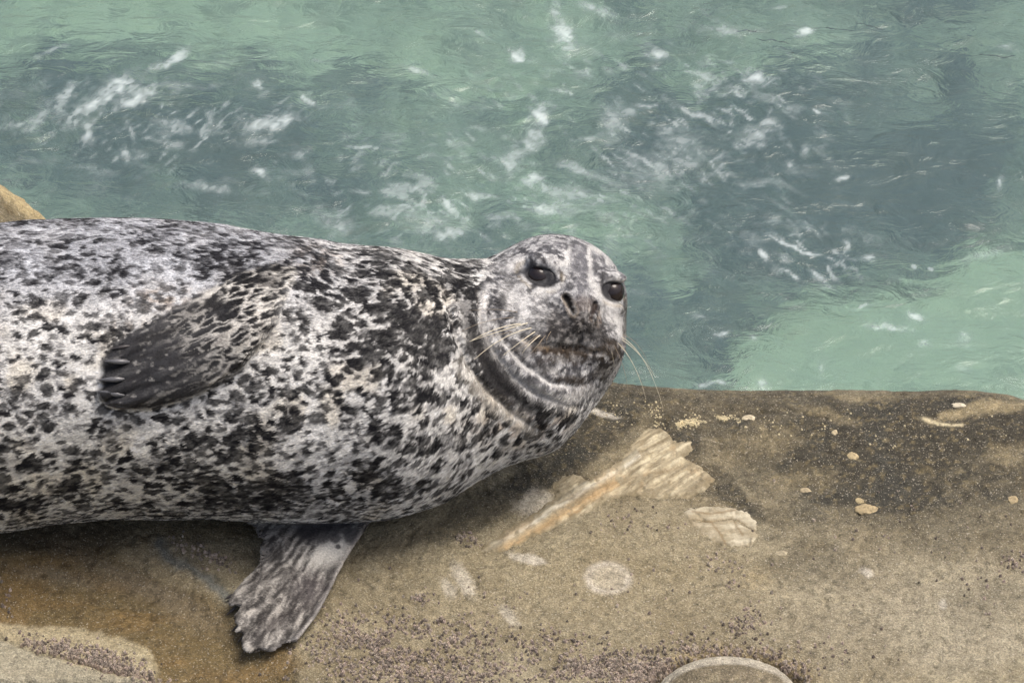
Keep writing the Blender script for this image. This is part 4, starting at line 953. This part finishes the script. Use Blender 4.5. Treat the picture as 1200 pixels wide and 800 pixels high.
        m_, cc = band(*b_); c = mixto(c, m_, cc)
    for (pl, dp, wd) in FOLDS[:2]:
        d_, t_ = segdist(x, y, pl); c = mixto(c, nk*.35*np.exp(-(d_/1.6)**2), lin(60, 54, 48))
    return np.clip(c, .006, .8)
tone = coat(V)
seal = empty('harbour_seal', q2w(pt(300, 560, 0))*[1, 1, 0])
tag(seal, 'spotted grey and white harbour seal lying on the ledge looking at the viewer', 'seal')
W = q2w(V); org = np.array(seal.location)/S
body = mesh('body', W-org, F, M_skin, seal, col=tone)

# ---- short fur
g = np.random.default_rng(11)
tri = np.concatenate([F[:, [0, 1, 2]], F[:, [0, 2, 3]]]); cen = V[tri].mean(1)
ar = np.linalg.norm(np.cross(V[tri[:, 1]]-V[tri[:, 0]], V[tri[:, 2]]-V[tri[:, 0]]), axis=1)
nn = nrm(Nq[tri].sum(1)); cp = q2p(cen)
wgt = ar*(cp[:, 0] > -60)*(cen[:, 2] > -110)
hh = hl(cen)
eyes = np.minimum(np.hypot((hh[:, 0]-46)/20, (hh[:, 1]-37)/15), np.hypot((hh[:, 0]+46)/20, (hh[:, 1]-37)/15)) > 1.05
eyes |= hh[:, 2] < 10
nost = (np.minimum(segdist(cp[:, 0], cp[:, 1], NOS1)[0], segdist(cp[:, 0], cp[:, 1], NOS2)[0]) > 5)
wgt = wgt*eyes*nost
NH = 190000
cdf = np.cumsum(wgt); pick = np.searchsorted(cdf, g.random(NH)*cdf[-1]); pick = np.clip(pick, 0, len(tri)-1)
r1, r2 = g.random(NH), g.random(NH); s_ = np.sqrt(r1); bc = np.stack([1-s_, s_*(1-r2), s_*r2], -1)
T = tri[pick]; root = (V[T]*bc[..., None]).sum(1); nv = nrm((Nq[T]*bc[..., None]).sum(1)); hc_ = (tone[T]*bc[..., None]).sum(1)
nose = hw((0, -4, 105)); dn = root-nose; hwg = sstep(150, 85, np.linalg.norm(root-HC, axis=1))[:, None]
flow = np.array([-1., -.30, 0])[None] + 0*root
rp = q2p(root); chest = sstep(380, 520, rp[:, 0])[:, None]*(1-hwg)
flow = flow*(1-chest) + chest*np.array([-.75, -.85, 0.])
flow = flow*(1-hwg)+hwg*nrm(dn)*1.2
flow = flow + .22*np.stack([fbm(root/30, 501, 2), fbm(root/30, 502, 2), fbm(root/30, 503, 2)], -1) + g.normal(0, .16, root.shape)
tg = nrm(flow - nv*(flow*nv).sum(1, keepdims=True))
flp = sstep(4, -3, polysd(rp[:, 0], rp[:, 1], FLIP))*sstep(300, 240, rp[:, 0]); low = (rp[:, 1] > 620)*1.
Lh = (g.uniform(2.4, 4.8, NH)*(1-.45*hwg[:, 0])*(1-.55*flp)*(1-.5*low)*(1+.35*chest[:, 0]))[:, None]
lift = g.uniform(.10, .26, (NH, 1))
pts = np.stack([root-.3*nv, root+tg*Lh*.5+nv*Lh*lift*.75, root+tg*Lh+nv*Lh*lift*.8], 1)
cv = bpy.data.hair_curves.new('fur'); cv.add_curves([3]*NH)
cv.attributes['position'].data.foreach_set('vector', ((q2w(pts)-org)*S).astype(f32).ravel())
ra = cv.attributes.get('radius') or cv.attributes.new('radius', 'FLOAT', 'POINT')
ra.data.foreach_set('value', np.tile(np.array([.34, .27, .07], f32)*S, NH))
ca = cv.attributes.new('tone', 'FLOAT_COLOR', 'CURVE'); cc4 = np.ones((NH, 4), f32)
cc4[:, :3] = np.clip(hc_*g.uniform(.72, 1.38, (NH, 1)), .006, .8); ca.data.foreach_set('color', cc4.ravel())
cv.materials.append(M_hair); fur = bpy.data.objects.new('fur', cv); COL.objects.link(fur); fur.parent = seal; fur['kind'] = 'stuff'

# ---- eyes
for s in (-1, 1):
    Vs, Fs = sphere_grid(40, 24)
    o = mesh('eye', Vs*np.array([15.5, 15.5, 15.5]), Fs, M_eye, seal); o.location = (q2w(hw((s*46, 36.5, 69)) - 15.2*nrm(np.array([.13 if s < 0 else .20, -.06, 1])))-org)*S
# ---- claws on both fore flippers
def surf_w(x, y):
    w = np.linspace(230, -80, 300); q = np.stack([pt(x, y, a) for a in w]); d = sdf(q, False); k = np.argmax(d < 0); return w[k]
for (x0, y0, x1, y1, r, mt) in [(152, 405, 129, 409, 2.2, 0), (152, 424, 122, 423, 3.6, 1), (146, 444, 115, 445, 3.6, 1), (146, 463, 113, 458, 3.8, 1), (152, 478, 122, 473, 3.0, 0)]:
    wa = surf_w(x0, y0); wb = surf_w(x1+3, y1)
    t = np.linspace(0, 1, 9); A_ = pt(x0, y0, wa+.6); B_ = pt(x1, y1, max(wa-6, wb+1.5)); pth = A_[None]*(1-t[:, None])+B_[None]*t[:, None]; pth[:, 2] += 2.2*np.sin(t*math.pi)
    Vs, Fs = tube(pth, r*.9*np.array([.3, .7, 1, 1, .95, .8, .6, .35, .06]), 10)
    mesh('claw', q2w(Vs)-org, Fs, M_claw if mt else M_clawd, seal)
for (x, y, dx, dy) in [(268, 706, -5, -1), (270, 721, -5, 3), (276, 740, -5, 3), (282, 752, -4, 4), (291, 766, -6, 1)]:
    P0 = ledge_point(x+7, y-2) + [0, 0, 11]; P1 = ledge_point(x+dx, y+dy)+[0, 0, 4]; t = np.linspace(0, 1, 7)[:, None]
    Vs, Fs = tube(P0*(1-t)+P1*t, np.array([1.2, 1.8, 1.9, 1.7, 1.3, .8, .1]), 8); mesh('claw', Vs-org, Fs, M_clawd, seal)
# ---- whiskers: roots on the pads, tips as seen
WH = [((612, 379), (580, 382), (551, 400), 0), ((620, 378), (590, 386), (550, 400), 0), ((608, 366), (580, 360), (549, 364), 1), ((606, 372), (566, 372), (535, 392), 1), ((624, 384), (590, 390), (556, 421), 0), ((628, 388), (612, 398), (590, 416), 0), ((632, 391), (615, 405), (600, 412), 1),
      ((634, 392), (620, 402), (612, 414), 0), ((640, 392), (632, 402), (627, 412), 1), ((646, 388), (640, 396), (640, 402), 1), ((602, 388), (585, 392), (570, 396), 1), ((636, 396), (628, 408), (618, 418), 1),
      ((727, 394), (758, 410), (777, 478), 0), ((727, 397), (750, 410), (768, 442), 0), ((722, 400), (745, 420), (757, 468), 0), ((718, 402), (735, 430), (737, 470), 1), ((714, 402), (718, 414), (720, 430), 0), ((708, 400), (712, 412), (719, 424), 1), ((726, 401), (748, 432), (758, 466), 1),
      ((705, 400), (707, 410), (706, 420), 1), ((700, 400), (700, 408), (698, 416), 1), ((729, 392), (752, 398), (765, 440), 1)]
for (a, b, c_, dk_) in WH:
    wa = surf_w(*a); right = a[0] > 690
    t = np.linspace(0, 1, 14)
    wb = wa+(2 if right else 22); wc = wa-(20 if right else -14)
    pth = []
    for s in t:
        x = (1-s)**2*a[0]+2*s*(1-s)*b[0]+s*s*c_[0]; y = (1-s)**2*a[1]+2*s*(1-s)*b[1]+s*s*c_[1]
        w = (1-s)**2*(wa-1)+2*s*(1-s)*wb+s*s*wc
        if not right and s > .1: w = max(w, surf_w(x, y)+2+6*s)
        pth.append(pt(x, y, w))
    Vs, Fs = tube(np.array(pth), ((.5 if right else .72) if not dk_ else .4)*(1-.72*t), 6)
    mesh('whisker', q2w(Vs)-org, Fs, M_whisk if not dk_ else M_whiskd, seal)
